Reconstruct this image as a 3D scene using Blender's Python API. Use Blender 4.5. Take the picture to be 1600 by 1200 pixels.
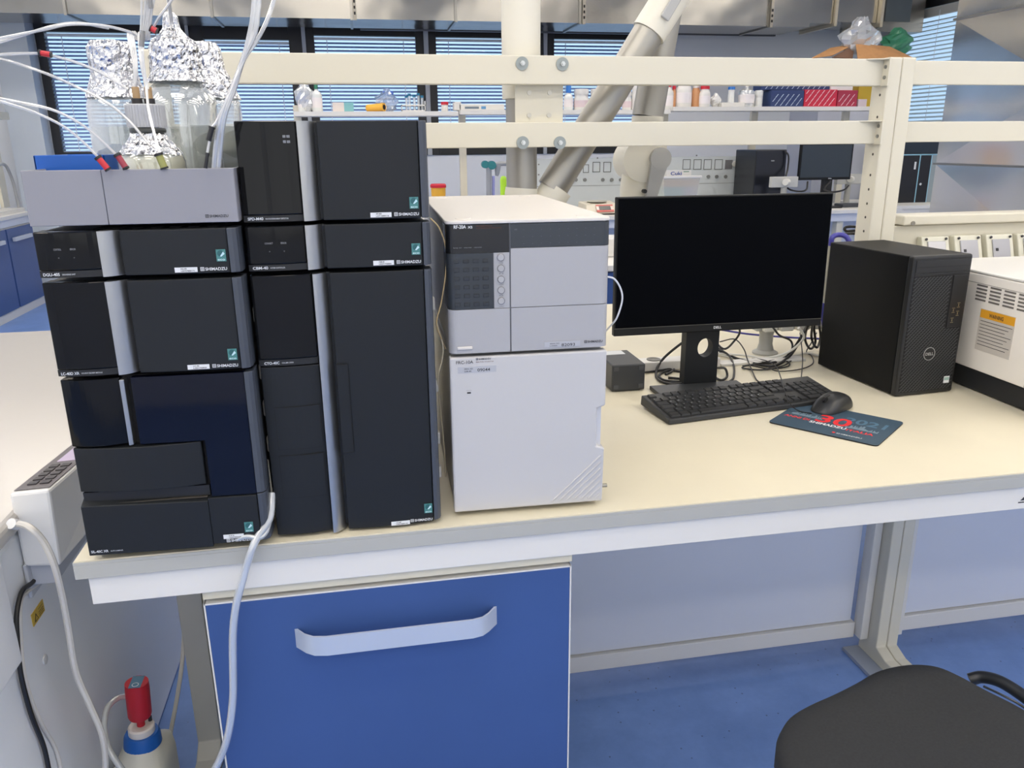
import bpy, bmesh, math, random
from mathutils import Vector, Matrix, Euler
random.seed(4)
S = bpy.context.scene
for o in list(bpy.data.objects): bpy.data.objects.remove(o)
COL = S.collection
PI = math.pi
# ------------------------------------------------------------------ camera
CAM_L = Vector((.4319, -1.166, 1.4979)); CAM_R = Euler((1.2749, .0088, -.1864), 'XYZ'); FPX = 1239.49
cd = bpy.data.cameras.new('camera'); cam = bpy.data.objects.new('camera', cd); COL.objects.link(cam)
cam.location = CAM_L; cam.rotation_euler = CAM_R
cd.sensor_fit = 'HORIZONTAL'; cd.sensor_width = 36; cd.lens = FPX / 1600 * 36; cd.clip_start = .02; cd.clip_end = 200
S.camera = cam
# ------------------------------------------------------------------ world, exposure
S.view_settings.view_transform = 'Standard'; S.view_settings.look = 'None'
S.view_settings.gamma = 1; S.view_settings.use_curve_mapping = False
S.view_settings.exposure = 0.32
w = bpy.data.worlds.new('sky'); S.world = w; w.use_nodes = True
wn = w.node_tree.nodes; bg = wn['Background']; bg.inputs[0].default_value = (.50, .72, 1, 1)
# overcast sky, whiter and brighter towards -Y to strengthen fill through the added near windows
_tc = wn.new('ShaderNodeTexCoord'); _sp = wn.new('ShaderNodeSeparateXYZ'); _mr = wn.new('ShaderNodeMapRange'); _mx = wn.new('ShaderNodeMixRGB')
_mr.inputs['From Min'].default_value = -.35; _mr.inputs['From Max'].default_value = .35; _mr.inputs['To Min'].default_value = 1.25; _mr.inputs['To Max'].default_value = 1.15
_mx.inputs[1].default_value = (.97, .98, 1, 1); _mx.inputs[2].default_value = (.50, .72, 1, 1)
_m2 = wn.new('ShaderNodeMapRange'); _m2.inputs['From Min'].default_value = -.35; _m2.inputs['From Max'].default_value = .35
wl = w.node_tree.links
wl.new(_tc.outputs['Generated'], _sp.inputs[0]); wl.new(_sp.outputs['Y'], _mr.inputs['Value']); wl.new(_sp.outputs['Y'], _m2.inputs['Value'])
wl.new(_m2.outputs[0], _mx.inputs[0]); wl.new(_mx.outputs[0], bg.inputs[0]); wl.new(_mr.outputs[0], bg.inputs[1])
# unseen ceiling lamps, with rows added to lift the light; their emission is set here and the fixtures are built with the room
LAMP_POWER = 11.0
LAMP_COLOR = (1.0, .915, .80)
LAMPS = [(x, y) for y in (-2.9, -1.9, -.9, .1, 1.8, 3.3, 4.6, 5.8) for x in (-2.2, .2, 2.6, 5.0)] + [(-2.6, 6.6)]  # front rows added as fill; last lamp placed to mirror in the machine lid
# ------------------------------------------------------------------ helpers
_RM = CAM_R.to_matrix()
def at(px, py, Y=None, Z=None, X=None):
    d = _RM @ Vector(((px - 800) / FPX, (600 - py) / FPX, -1))
    if Z is not None: t = (Z - CAM_L.z) / d.z
    elif Y is not None: t = (Y - CAM_L.y) / d.y
    else: t = (X - CAM_L.x) / d.x
    return CAM_L + d * t
def lin(c):
    c = c / 255
    return c / 12.92 if c <= .04045 else ((c + .055) / 1.055) ** 2.4
def rgb(r, g, b): return (lin(r), lin(g), lin(b), 1)
MATS = {}
def mat(name, col=(200, 200, 200), rough=.5, metal=0, spec=.5, noise=0, nscale=30, bump=0, bscale=200, coat=0, trans=0, emit=0, alpha=1, aniso=0):
    if name in MATS: return MATS[name]
    m = bpy.data.materials.new(name); m.use_nodes = True; MATS[name] = m
    nt = m.node_tree; b = nt.nodes['Principled BSDF']
    b.inputs['Base Color'].default_value = rgb(*col); b.inputs['Roughness'].default_value = rough
    b.inputs['Metallic'].default_value = metal; b.inputs['Specular IOR Level'].default_value = spec
    b.inputs['Coat Weight'].default_value = coat; b.inputs['Coat Roughness'].default_value = .03
    b.inputs['Transmission Weight'].default_value = trans; b.inputs['Alpha'].default_value = alpha
    if emit: b.inputs['Emission Color'].default_value = rgb(*col); b.inputs['Emission Strength'].default_value = emit
    if aniso: b.inputs['Anisotropic'].default_value = aniso
    tc = nt.nodes.new('ShaderNodeTexCoord')
    if noise:
        n = nt.nodes.new('ShaderNodeTexNoise'); n.inputs['Scale'].default_value = nscale; n.inputs['Detail'].default_value = 6
        nt.links.new(tc.outputs['Object'], n.inputs['Vector'])
        r = nt.nodes.new('ShaderNodeMixRGB'); r.inputs[0].default_value = 1
        a = rgb(*[max(0, c * (1 - noise)) for c in col]); z = rgb(*[min(255, c * (1 + noise)) for c in col])
        cr = nt.nodes.new('ShaderNodeValToRGB'); cr.color_ramp.elements[0].position = .35; cr.color_ramp.elements[1].position = .65
        cr.color_ramp.elements[0].color = a; cr.color_ramp.elements[1].color = z
        nt.links.new(n.outputs['Fac'], cr.inputs['Fac']); nt.links.new(cr.outputs['Color'], b.inputs['Base Color'])
    if bump:
        n2 = nt.nodes.new('ShaderNodeTexNoise'); n2.inputs['Scale'].default_value = bscale; n2.inputs['Detail'].default_value = 4
        nt.links.new(tc.outputs['Object'], n2.inputs['Vector'])
        bp = nt.nodes.new('ShaderNodeBump'); bp.inputs['Strength'].default_value = bump; bp.inputs['Distance'].default_value = .002
        nt.links.new(n2.outputs['Fac'], bp.inputs['Height']); nt.links.new(bp.outputs['Normal'], b.inputs['Normal'])
    return m
def thin(name, col=(235, 240, 242), clear=.85, rough=.05, gloss=.12):
    """thin clear plastic or glass wall: transparent with glossy film and a little milkiness"""
    if name in MATS: return MATS[name]
    m = bpy.data.materials.new(name); m.use_nodes = True; MATS[name] = m
    nt = m.node_tree; nt.nodes.clear(); N = nt.nodes.new
    out = N('ShaderNodeOutputMaterial'); tr = N('ShaderNodeBsdfTransparent'); gl = N('ShaderNodeBsdfGlossy'); df = N('ShaderNodeBsdfDiffuse')
    tr.inputs[0].default_value = (.97, .98, .98, 1); df.inputs[0].default_value = rgb(*col); gl.inputs[0].default_value = (1, 1, 1, 1); gl.inputs[1].default_value = rough
    lw = N('ShaderNodeLayerWeight'); lw.inputs[0].default_value = .35
    m1 = N('ShaderNodeMixShader'); m1.inputs[0].default_value = clear; nt.links.new(df.outputs[0], m1.inputs[1]); nt.links.new(tr.outputs[0], m1.inputs[2])
    mt = N('ShaderNodeMath'); mt.operation = 'MULTIPLY_ADD'; mt.inputs[1].default_value = .6; mt.inputs[2].default_value = gloss; nt.links.new(lw.outputs['Facing'], mt.inputs[0])
    m2 = N('ShaderNodeMixShader'); nt.links.new(mt.outputs[0], m2.inputs[0]); nt.links.new(m1.outputs[0], m2.inputs[1]); nt.links.new(gl.outputs[0], m2.inputs[2])
    nt.links.new(m2.outputs[0], out.inputs[0])
    return m
_TX = {}
def text_data(s, bold):
    k = (s, bold)
    if k in _TX: return _TX[k]
    c = bpy.data.curves.new('t', 'FONT'); c.body = s; c.size = 1; c.offset = .022 if bold else .004; c.resolution_u = 3
    o = bpy.data.objects.new('t', c); COL.objects.link(o)
    dg = bpy.context.evaluated_depsgraph_get(); dg.update()
    me = bpy.data.meshes.new_from_object(o.evaluated_get(dg))
    v = [tuple(x.co) for x in me.vertices]; f = [tuple(p.vertices) for p in me.polygons]
    bpy.data.objects.remove(o); bpy.data.curves.remove(c); bpy.data.meshes.remove(me)
    xs = [a[0] for a in v]; ys = [a[1] for a in v]
    _TX[k] = (v, f, min(xs), max(xs), min(ys), max(ys))
    return _TX[k]
class MB:
    def __init__(self, m=None): self.v = []; self.f = []; self.mi = []; self.mats = []; self.sm = []; self.cur = None; self.use(m) if m else None
    def use(self, m):
        if m not in self.mats: self.mats.append(m)
        self.cur = self.mats.index(m); return self
    def add(self, vs, fs, smooth=False):
        n = len(self.v); self.v += [tuple(a) for a in vs]
        for f in fs: self.f.append(tuple(i + n for i in f)); self.mi.append(self.cur or 0); self.sm.append(smooth)
        return self
    def box(self, x0, x1, y0, y1, z0, z1, M=None):
        vs = [Vector((x, y, z)) for z in (z0, z1) for y in (y0, y1) for x in (x0, x1)]
        if M is not None: vs = [M @ a for a in vs]
        return self.add(vs, [(0, 2, 3, 1), (4, 5, 7, 6), (0, 1, 5, 4), (2, 6, 7, 3), (0, 4, 6, 2), (1, 3, 7, 5)])
    def hexa(self, b, t):            # four bottom corners, four top corners, both counter-clockwise from above
        return self.add(list(b) + list(t), [(3, 2, 1, 0), (4, 5, 6, 7)] + [(i, (i + 1) % 4, (i + 1) % 4 + 4, i + 4) for i in range(4)])
    def prism(self, pts, axis, a, b, smooth=False):   # 2D outline extruded along axis from a to b
        def P(p, q):
            return {'x': (q, p[0], p[1]), 'y': (p[0], q, p[1]), 'z': (p[0], p[1], q)}[axis]
        n = len(pts); vs = [P(p, a) for p in pts] + [P(p, b) for p in pts]
        self.add(vs, [tuple(range(n))[::-1], tuple(range(n, 2 * n))])
        k = len(self.v) - 2 * n
        for i in range(n):
            self.f.append((k + i, k + (i + 1) % n, k + n + (i + 1) % n, k + n + i)); self.mi.append(self.cur or 0); self.sm.append(smooth)
        return self
    def lathe(self, prof, n=32, c=(0, 0, 0), M=None, cap=True):
        vs = []; fs = []
        for r, z in prof:
            for k in range(n):
                a = 2 * PI * k / n; vs.append(Vector((c[0] + r * math.cos(a), c[1] + r * math.sin(a), c[2] + z)))
        if M is not None: vs = [M @ a for a in vs]
        for j in range(len(prof) - 1):
            for k in range(n):
                fs.append((j * n + k, j * n + (k + 1) % n, (j + 1) * n + (k + 1) % n, (j + 1) * n + k))
        self.add(vs, fs, True)
        if cap:
            b = len(self.v) - len(vs); q = len(prof) - 1
            self.f.append(tuple(b + k for k in range(n))[::-1]); self.f.append(tuple(b + q * n + k for k in range(n)))
            self.mi += [self.cur or 0] * 2; self.sm += [False] * 2
        return self
    def cyl(self, p, q, r, n=16, r2=None):
        p = Vector(p); q = Vector(q); d = q - p; L = d.length
        M = Matrix.Translation(p) @ d.to_track_quat('Z', 'Y').to_matrix().to_4x4()
        return self.lathe([(r, 0), (r2 if r2 is not None else r, L)], n, M=M)
    def tube(self, pts, r, n=8, smoothit=True, taper=None):
        pts = [Vector(p) for p in pts]
        if smoothit and len(pts) > 2: pts = spline(pts)
        vs = []; fs = []; t0 = (pts[1] - pts[0]).normalized()
        u = t0.orthogonal().normalized()
        for i, p in enumerate(pts):
            t = (pts[min(i + 1, len(pts) - 1)] - pts[max(i - 1, 0)]).normalized()
            u = (u - t * u.dot(t)).normalized(); w_ = t.cross(u)
            rr = r if taper is None else r * (1 + (taper - 1) * i / (len(pts) - 1))
            for k in range(n):
                a = 2 * PI * k / n; vs.append(p + (u * math.cos(a) + w_ * math.sin(a)) * rr)
        for j in range(len(pts) - 1):
            for k in range(n): fs.append((j * n + k, j * n + (k + 1) % n, (j + 1) * n + (k + 1) % n, (j + 1) * n + k))
        self.add(vs, fs, True)
        b = len(self.v) - len(vs); q = len(pts) - 1
        self.f += [tuple(b + k for k in range(n))[::-1], tuple(b + q * n + k for k in range(n))]; self.mi += [self.cur or 0] * 2; self.sm += [False] * 2
        return self
    def sheet(self, prof, z0, z1, smooth=True, rows=1):      # open (x,y) polyline swept in z, facing -y
        n = len(prof); vs = []; fs = []
        for j in range(rows + 1):
            z = z0 + (z1 - z0) * j / rows; vs += [(x, y, z) for x, y in prof]
        for j in range(rows):
            for i in range(n - 1): fs.append((j * n + i, j * n + i + 1, (j + 1) * n + i + 1, (j + 1) * n + i))
        return self.add(vs, fs, smooth)
    def text(self, s, o, X, Y, h, width=None, bold=False):    # lettering: o lower left, unit X right, unit Y up, h letter height
        v, f, x0, x1, y0, y1 = text_data(s, bold)
        o = Vector(o); X = Vector(X).normalized(); Y = Vector(Y).normalized()
        ref = .72; sy = h / ref; sx = sy if width is None else width / (x1 - x0)
        return self.add([o + X * ((a[0] - x0) * sx) + Y * (a[1] * sy) for a in v], f)
    def quad(self, a, b, c, d): return self.add([a, b, c, d], [(0, 1, 2, 3)])
    def grid(self, fn, nu, nv, smooth=True, closeu=False):
        vs = [fn(i / nu, j / nv) for j in range(nv + 1) for i in range(nu + 1)]; w_ = nu + 1
        return self.add(vs, [(j * w_ + i, j * w_ + i + 1, (j + 1) * w_ + i + 1, (j + 1) * w_ + i) for j in range(nv) for i in range(nu)], smooth)
    def build(self, name, parent=None, loc=None, bev=0, solid=0, seg=2, sub=0, rot=None):
        me = bpy.data.meshes.new(name)
        vs = self.v
        if loc is not None: L = Vector(loc); vs = [tuple(Vector(a) - L) for a in vs]
        me.from_pydata(vs, [], self.f); 
        for m in self.mats: me.materials.append(m)
        me.polygons.foreach_set('material_index', self.mi); me.polygons.foreach_set('use_smooth', self.sm)
        me.update(); me.validate()
        if any(self.sm) : 
            try: me.set_sharp_from_angle(angle=math.radians(40))
            except Exception: pass
        o = bpy.data.objects.new(name, me); COL.objects.link(o)
        if loc is not None: o.location = loc
        if parent: o.parent = parent
        if solid: s = o.modifiers.new('solid', 'SOLIDIFY'); s.thickness = solid; s.offset = 0
        if bev: 
            b = o.modifiers.new('bevel', 'BEVEL'); b.width = bev; b.segments = seg; b.limit_method = 'ANGLE'; b.angle_limit = math.radians(40); b.harden_normals = False
        if sub: s = o.modifiers.new('sub', 'SUBSURF'); s.levels = sub; s.render_levels = sub
        return o
def spline(pts, k=6):
    P = [pts[0] * 2 - pts[1]] + pts + [pts[-1] * 2 - pts[-2]]; out = []
    for i in range(1, len(P) - 2):
        a, b, c, d = P[i - 1:i + 3]
        for j in range(k):
            t = j / k
            out.append(.5 * ((2 * b) + (c - a) * t + (2 * a - 5 * b + 4 * c - d) * t * t + (3 * b - a - 3 * c + d) * t ** 3))
    out.append(P[-2]); return out
def tag(o, label=None, cat=None, group=None, kind=None):
    if label: o['label'] = label
    if cat: o['category'] = cat
    if group: o['group'] = group
    if kind: o['kind'] = kind
    return o
def thing(name, label, cat, loc=(0, 0, 0), rz=0, group=None):
    o = bpy.data.objects.new(name, None); COL.objects.link(o); o.empty_display_size = .05
    o.location = loc; o.rotation_euler = (0, 0, rz); return tag(o, label, cat, group)
def copy_tree(o, loc=None, rz=None, parent=None, label=None, group=None):
    c = o.copy(); COL.objects.link(c)
    if parent: c.parent = parent
    if loc is not None: c.location = loc
    if rz is not None: c.rotation_euler = (0, 0, rz)
    if label: c['label'] = label
    if group: c['group'] = group
    for ch in list(o.children):
        copy_tree(ch, parent=c)
    return c
def dpart(mb, name, parent, **k):       # part given in world coordinates under an unrotated thing
    L = Vector(parent.location); mb.v = [tuple(Vector(q) - L) for q in mb.v]; return mb.build(name, parent, **k)
def struct(mb, name, **k): return tag(mb.build(name, **k), kind='structure')
X_, Y_, Z_ = Vector((1, 0, 0)), Vector((0, 1, 0)), Vector((0, 0, 1))
# ------------------------------------------------------------------ materials
cream = mat('cream_laminate', (220, 212, 188), .38, noise=.008, nscale=8, bump=.08, bscale=900)
cream_metal = mat('cream_powder_coat', (214, 209, 192), .42, bump=.08, bscale=1400)
edge_grey = mat('worktop_edge', (176, 176, 170), .45)
white_lam = mat('white_laminate', (222, 220, 215), .4)
pale_panel = mat('pale_panel', (214, 218, 228), .38)
blue_door = mat('blue_laminate', (60, 86, 140), .38, spec=.3, noise=.02, nscale=4)
alu = mat('satin_handle', (196, 204, 216), .38, metal=.35)
wall_m = mat('wall_paint', (238, 241, 246), .8, bump=.1, bscale=300)
wall_g = mat('wall_paint_grey', (190, 194, 206), .8, bump=.1, bscale=300)
ceil_m = mat('ceiling_tile', (240, 240, 238), .9)
chrc = mat('charcoal_plastic', (24, 27, 30), .5, spec=.35, bump=.12, bscale=2500)
chrc2 = mat('charcoal_housing', (26, 28, 31), .5)
trim_g = mat('slate_trim', (66, 71, 80), .45)
glossy = mat('black_gloss', (12, 13, 15), .08, spec=.26)
glossb = mat('blue_black_gloss', (8, 11, 26), .06, spec=.3)
blackp = mat('black_plastic', (22, 23, 24), .45, bump=.08, bscale=1500)
black_d = mat('gap_black', (8, 8, 9), .7)
silver = mat('brushed_silver', (176, 176, 174), .36, metal=.95)
lettering = mat('white_lettering', (215, 218, 220), .5)
lettering_g = mat('grey_lettering', (120, 122, 126), .5)
dark_ink = mat('dark_ink', (50, 50, 54), .6)
sticker = mat('sticker_white', (222, 224, 226), .5)
sticker_g = mat('sticker_grey', (176, 178, 184), .5)
eco_m = mat('eco_teal', (70, 128, 126), .5)
eco_w = mat('eco_light', (190, 222, 226), .5)
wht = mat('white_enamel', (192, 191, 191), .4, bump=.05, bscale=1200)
wht_lit = mat('white_enamel_lit', (214, 209, 202), .4)  # lighter copy of the enamel, overhead light put into the colour
# ================================================================== ROOM
YW, XR, XL, ZC, YB = 8.2, 6.7, -3.35, 3.35, -3.6
def floor_mat():
    m = mat('blue_vinyl', (70, 98, 150), .42); nt = m.node_tree; b = nt.nodes['Principled BSDF']
    tc = nt.nodes.new('ShaderNodeTexCoord'); n = nt.nodes.new('ShaderNodeTexNoise'); n.inputs['Scale'].default_value = 3; n.inputs['Detail'].default_value = 12; n.inputs['Roughness'].default_value = .75
    cr = nt.nodes.new('ShaderNodeValToRGB'); cr.color_ramp.elements[0].position = .3; cr.color_ramp.elements[1].position = .7
    cr.color_ramp.elements[0].color = rgb(100, 132, 190); cr.color_ramp.elements[1].color = rgb(122, 154, 214)
    v = nt.nodes.new('ShaderNodeTexVoronoi'); v.inputs['Scale'].default_value = 26
    c2 = nt.nodes.new('ShaderNodeValToRGB'); c2.color_ramp.elements[0].position = .055; c2.color_ramp.elements[1].position = .075
    c2.color_ramp.elements[0].color = (.02, .03, .07, 1); c2.color_ramp.elements[1].color = (1, 1, 1, 1)
    mx = nt.nodes.new('ShaderNodeMixRGB'); mx.blend_type = 'MULTIPLY'; mx.inputs[0].default_value = .6
    for a, c in ((tc.outputs['Object'], n.inputs['Vector']), (tc.outputs['Object'], v.inputs['Vector']), (n.outputs['Fac'], cr.inputs['Fac']),
                 (v.outputs['Distance'], c2.inputs['Fac']), (cr.outputs['Color'], mx.inputs[1]), (c2.outputs['Color'], mx.inputs[2]), (mx.outputs[0], b.inputs['Base Color'])):
        nt.links.new(a, c)
    return m
struct(MB(floor_mat()).box(XL - .1, XR + .1, YB - .1, YW + .2, -.1, 0), 'floor')
struct(MB(ceil_m).box(XL - .1, XR + .1, YB - .1, YW + .2, ZC, ZC + .1), 'ceiling')
struct(MB(wall_m).box(XL - .12, XL, YB - .1, YW + .15, 0, ZC), 'wall_left')
mb = MB(wall_m).box(XL - .12, XR + .12, YB - .12, YB, 0, .95).box(XL - .12, XR + .12, YB - .12, YB, 2.75, ZC)
for a, b in ((XL - .12, -2.6), (-.1, .05), (2.75, 2.9), (5.6, XR + .12)): mb.box(a, b, YB - .12, YB, .95, 2.75)  # openings added so sky light fills the front faces
struct(mb, 'wall_near')
for i, (a, b) in enumerate(((-2.6, -.1), (.05, 2.75), (2.9, 5.6))):  # unseen windows behind the camera, added as a fill source
    mb = MB(mat('fill_window_frame', (210, 212, 214), .5)).box(a, b, YB - .08, YB - .03, .95, 1.0).box(a, b, YB - .08, YB - .03, 2.70, 2.75)
    for x in (a, (a + b) / 2 - .025, b - .05): mb.box(x, x + .05, YB - .08, YB - .03, .95, 2.75)
    struct(mb, 'window_%d' % (i + 7))
# window wall: openings
ZS, ZT = 1.365, 2.70
WIN = [(-2.66, -1.22), (-1.19, -.06), (-.02, 1.225), (1.275, 2.56), (2.60, 3.86)]
mb = MB(wall_m).box(XL - .1, XR + .1, YW, YW + .15, 0, ZS).box(XL - .1, XR + .1, YW, YW + .15, ZT, ZC)
mb.box(XL - .1, WIN[0][0], YW, YW + .15, ZS, ZT)
mb.box(WIN[-1][1], XR + .1, YW, YW + .15, ZS, ZT).build('wall_far')['kind'] = 'structure'
tag(bpy.data.objects['wall_far'], kind='structure')
frame_m = mat('window_frame_dark', (30, 31, 34), .45); mull = mat('mullion_grey', (178, 182, 188), .4)
slat_m = mat('blind_slat', (150, 172, 214), .45); slat_r = mat('blind_slat_white', (186, 200, 206), .42)
cord_m = mat('blind_cord', (225, 232, 240), .6); glass = thin('window_glass', clear=1, gloss=.03)
def window(n, x0, x1, deep=0, top=ZT):
    w = thing('window_%d' % n, None, None, (x0, YW, ZS)); w['kind'] = 'structure'
    W, H = x1 - x0, top - ZS
    f = MB(frame_m); t = .085 + deep
    f.box(0, t, -.02, .08, 0, H).box(W - t, W, -.02, .08, 0, H).box(t, W - t, -.02, .08, 0, .075).box(t, W - t, -.02, .08, H - .10 - deep, H)
    f.build('window_frame', w, bev=.004)
    MB(glass).box(t, W - t, .07, .074, .07, H - .1).build('pane', w)
    a, b, zb, zt = t - .01, W - t + .01, .078, H - .115 - deep
    s = MB(slat_m); k = 0; z = zb
    while z < zt - .03:
        s.box(a, b, .004, .030, -.0009, .0009, Matrix.Translation((0, 0, z)) @ Matrix.Translation((0, .02, 0)) @ Matrix.Rotation(math.radians(52), 4, 'X') @ Matrix.Translation((0, -.02, 0)))
        z += .0375
    bl = s.build('blind', w)
    MB(mat('blind_rail', (214, 222, 232), .4)).box(a, b, -.004, .03, zt - .028, zt).box(a, b, .002, .024, zb - .012, zb).build('blind_rail', w)
    c = MB(cord_m)
    for x in (a + (b - a) * .13, a + (b - a) * .87, b - .006, a + .006): c.box(x - .004, x + .004, -.005, -.003, zb, zt)
    c.build('blind_cord', w)
    return w
for i, (a, b) in enumerate(WIN): window(i + 1, a, b, .05 if i == 1 else 0, ZT)
mb = MB(mull)
for a, b in ((WIN[0][1], WIN[1][0]), (WIN[1][1], WIN[2][0]), (WIN[2][1], WIN[3][0]), (WIN[3][1], WIN[4][0])): mb.box(a, b, YW - .05, YW + .08, ZS, ZT)
struct(mb, 'trim_1', bev=.003)
# jamb column on the left beside the first window
struct(MB(mat("jamb_paint", (206, 214, 222), .6)).box(-2.98, WIN[0][0] - .01, YW - .22, YW - .001, 0, ZC), "trim_2")
# right wall with its window (Y 6.75 .. 7.95)
wy0, wy1, wz0, wz1 = 6.2, 7.97, 1.62, 2.96
mb = MB(wall_m).box(XR, XR + .14, YB - .1, wy0, 0, ZC).box(XR, XR + .14, wy1, YW + .15, 0, ZC).box(XR, XR + .14, wy0, wy1, 0, wz0).box(XR, XR + .14, wy0, wy1, wz1, ZC)
struct(mb, 'wall_right')
w6 = thing('window_6', None, None, (XR, wy0, wz0)); w6['kind'] = 'structure'
W, H = wy1 - wy0, wz1 - wz0
MB(frame_m).box(-.02, .1, 0, .07, 0, H).box(-.02, .1, W - .07, W, 0, H).box(-.02, .1, .07, W - .07, 0, .06).box(-.02, .1, .07, W - .07, H - .1, H).build('window_frame', w6, bev=.004)
MB(glass).box(.08, .084, .06, W - .06, .05, H - .1).build('pane', w6)
s = MB(slat_r); z = .06
while z < H - .22:
    s.box(-.045, -.012, .03, W - .06, -.001, .001, Matrix.Translation((0, 0, z)) @ Matrix.Translation((-.03, 0, 0)) @ Matrix.Rotation(math.radians(-32), 4, 'Y') @ Matrix.Translation((.03, 0, 0)))
    z += .043
s.build('blind', w6)
MB(mat('blind_valance', (176, 176, 172), .5)).box(-.05, -.008, .03, W - .055, H - .2, H - .11).build('blind_rail', w6)
c = MB(cord_m)
for y in (.12, W * .5, W - .17): c.box(-.052, -.05, y - .003, y + .003, .05, H - .15)
c.build('blind_cord', w6)
# ceiling lamps
lamp_e = bpy.data.materials.new('lamp_diffuser'); lamp_e.use_nodes = True
nt = lamp_e.node_tree; nt.nodes.clear(); e = nt.nodes.new('ShaderNodeEmission'); oo = nt.nodes.new('ShaderNodeOutputMaterial')
e.inputs[0].default_value = (*LAMP_COLOR, 1); e.inputs[1].default_value = LAMP_POWER; nt.links.new(e.outputs[0], oo.inputs[0])
lp = thing('ceiling_light', 'long white ceiling lamp with a glowing diffuser', 'ceiling light', (LAMPS[0][0], LAMPS[0][1], ZC), 0, 'ceiling lamps in rows')
lf = MB(mat('lamp_white', (235, 235, 232), .5)).box(-.64, .64, -.16, .16, -.03, -.001).build('frame', lp)
ld = MB(lamp_e).box(-.60, .60, -.13, .13, -.036, -.0301).build('diffuser', lp)
for x, y in LAMPS[1:]: copy_tree(lp, (x, y, ZC))
# ================================================================== DUCTS
def steel_mat(name, col, rough, sc=1.5, b=.3):
    m = mat(name, col, rough, metal=1); nt = m.node_tree; p = nt.nodes['Principled BSDF']
    tc = nt.nodes.new('ShaderNodeTexCoord'); n = nt.nodes.new('ShaderNodeTexNoise'); n.inputs['Scale'].default_value = sc; n.inputs['Detail'].default_value = 2
    bp = nt.nodes.new('ShaderNodeBump'); bp.inputs['Strength'].default_value = b; bp.inputs['Distance'].default_value = .08
    nt.links.new(tc.outputs['Object'], n.inputs['Vector']); nt.links.new(n.outputs['Fac'], bp.inputs['Height']); nt.links.new(bp.outputs['Normal'], p.inputs['Normal'])
    return m
galv = steel_mat('galvanised_steel', (150, 148, 143), .22)
galv2 = steel_mat('galvanised_seam', (150, 148, 142), .3)
ZD = 2.605; YD0, YD1 = 7.0, 7.62
d = thing('air_duct', 'long galvanised rectangular air duct hung along the window wall', 'air duct', (1.2, 7.3, ZD))
dpart(MB(galv).box(XL + .001, 5.10, YD0, YD1, ZD, 3.2), 'duct_body', d)
for px in (103, 331, 549, 712, 906, 1202):
    x = at(px, 20, Y=YD0).x
    dpart(MB(galv2).box(x - .012, x + .012, YD0 - .02, YD1 + .01, ZD - .012, 3.2), 'flange', d)
for px in (549, 906, 1199):
    x = at(px, 20, Y=YD0).x + .03
    mb = MB(mat('hanger_zinc', (150, 145, 135), .4, metal=.8)).box(x - .015, x + .015, YD0 - .05, YD0 - .022, ZD - .015, 3.3)
    mb.use(black_d)
    for k in range(3): mb.box(x - .008, x + .008, YD0 - .055, YD0 - .05, ZD + .03 + k * .05, ZD + .055 + k * .05)
    dpart(mb, 'hanger', d)
rod = MB(mat('zinc_rail', (96, 100, 108), .4, metal=.6))
rod.box(.55, 5.1, 7.70, 7.74, 2.60, 2.64)
tag(rod.build('pipe', loc=(3, 7.72, 2.6)), 'thin grey conduit running under the rear edge of the air duct', 'pipe')
d2 = thing('branch_duct', 'galvanised duct branch going back to the right beyond the end of the long duct', 'air duct', (5.5, 7.3, 2.65))
mb = MB(galv).box(5.13, 5.42, 7.12, 7.75, 2.66, 3.2).box(5.46, 5.95, 7.15, 7.75, 2.68, 3.2); dpart(mb, 'duct_body', d2)
for x in (5.44, 5.97): dpart(MB(mat('flange_bright', (215, 205, 180), .3, metal=.7)).box(x - .015, x + .015, 7.08, 7.78, 2.63, 3.2), 'flange', d2)
dpart(MB(galv).box(6.0, 6.55, 7.2, 7.9, 2.60, 3.2), 'duct_box', d2)
dpart(MB(mat('duct_hatch', (84, 92, 96), .4)).box(6.08, 6.38, 7.19, 7.199, 2.7, 2.98), 'hatch', d2)
# big upright stainless duct on the right, cross-broken sheets
def steel_panel(mb, x, y0, y1, z0, z1, bulge):
    c = (x - bulge, (y0 + y1) / 2, (z0 + z1) / 2); v = [(x, y1, z0), (x, y0, z0), (x, y0, z1), (x, y1, z1), c]
    mb.add(v, [(0, 1, 4), (1, 2, 4), (2, 3, 4), (3, 0, 4)])
ss = steel_mat('stainless_sheet', (214, 212, 209), .13, 1.0, .22)
sd = thing('stainless_duct', 'broad mirror-like stainless steel duct standing at the right beyond the bench', 'air duct', (4.0, 2.5, 0))
zs = [.0, .62, at(1465, 256, X=3.6).z, at(1495, 30, X=3.6).z, 3.34]
for a, b in zip(zs[:-1], zs[1:]):
    mb = MB(ss); steel_panel(mb, 3.6, 1.35, 2.9, a + .004, b - .004, .014)
    mb.box(3.6, 4.6, 1.35, 2.9, a + .004, b - .004); dpart(mb, 'sheet_panel', sd)
for z in zs[1:-1]: dpart(MB(galv2).box(3.588, 4.61, 1.34, 2.91, z - .005, z + .005), 'seam', sd)
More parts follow.
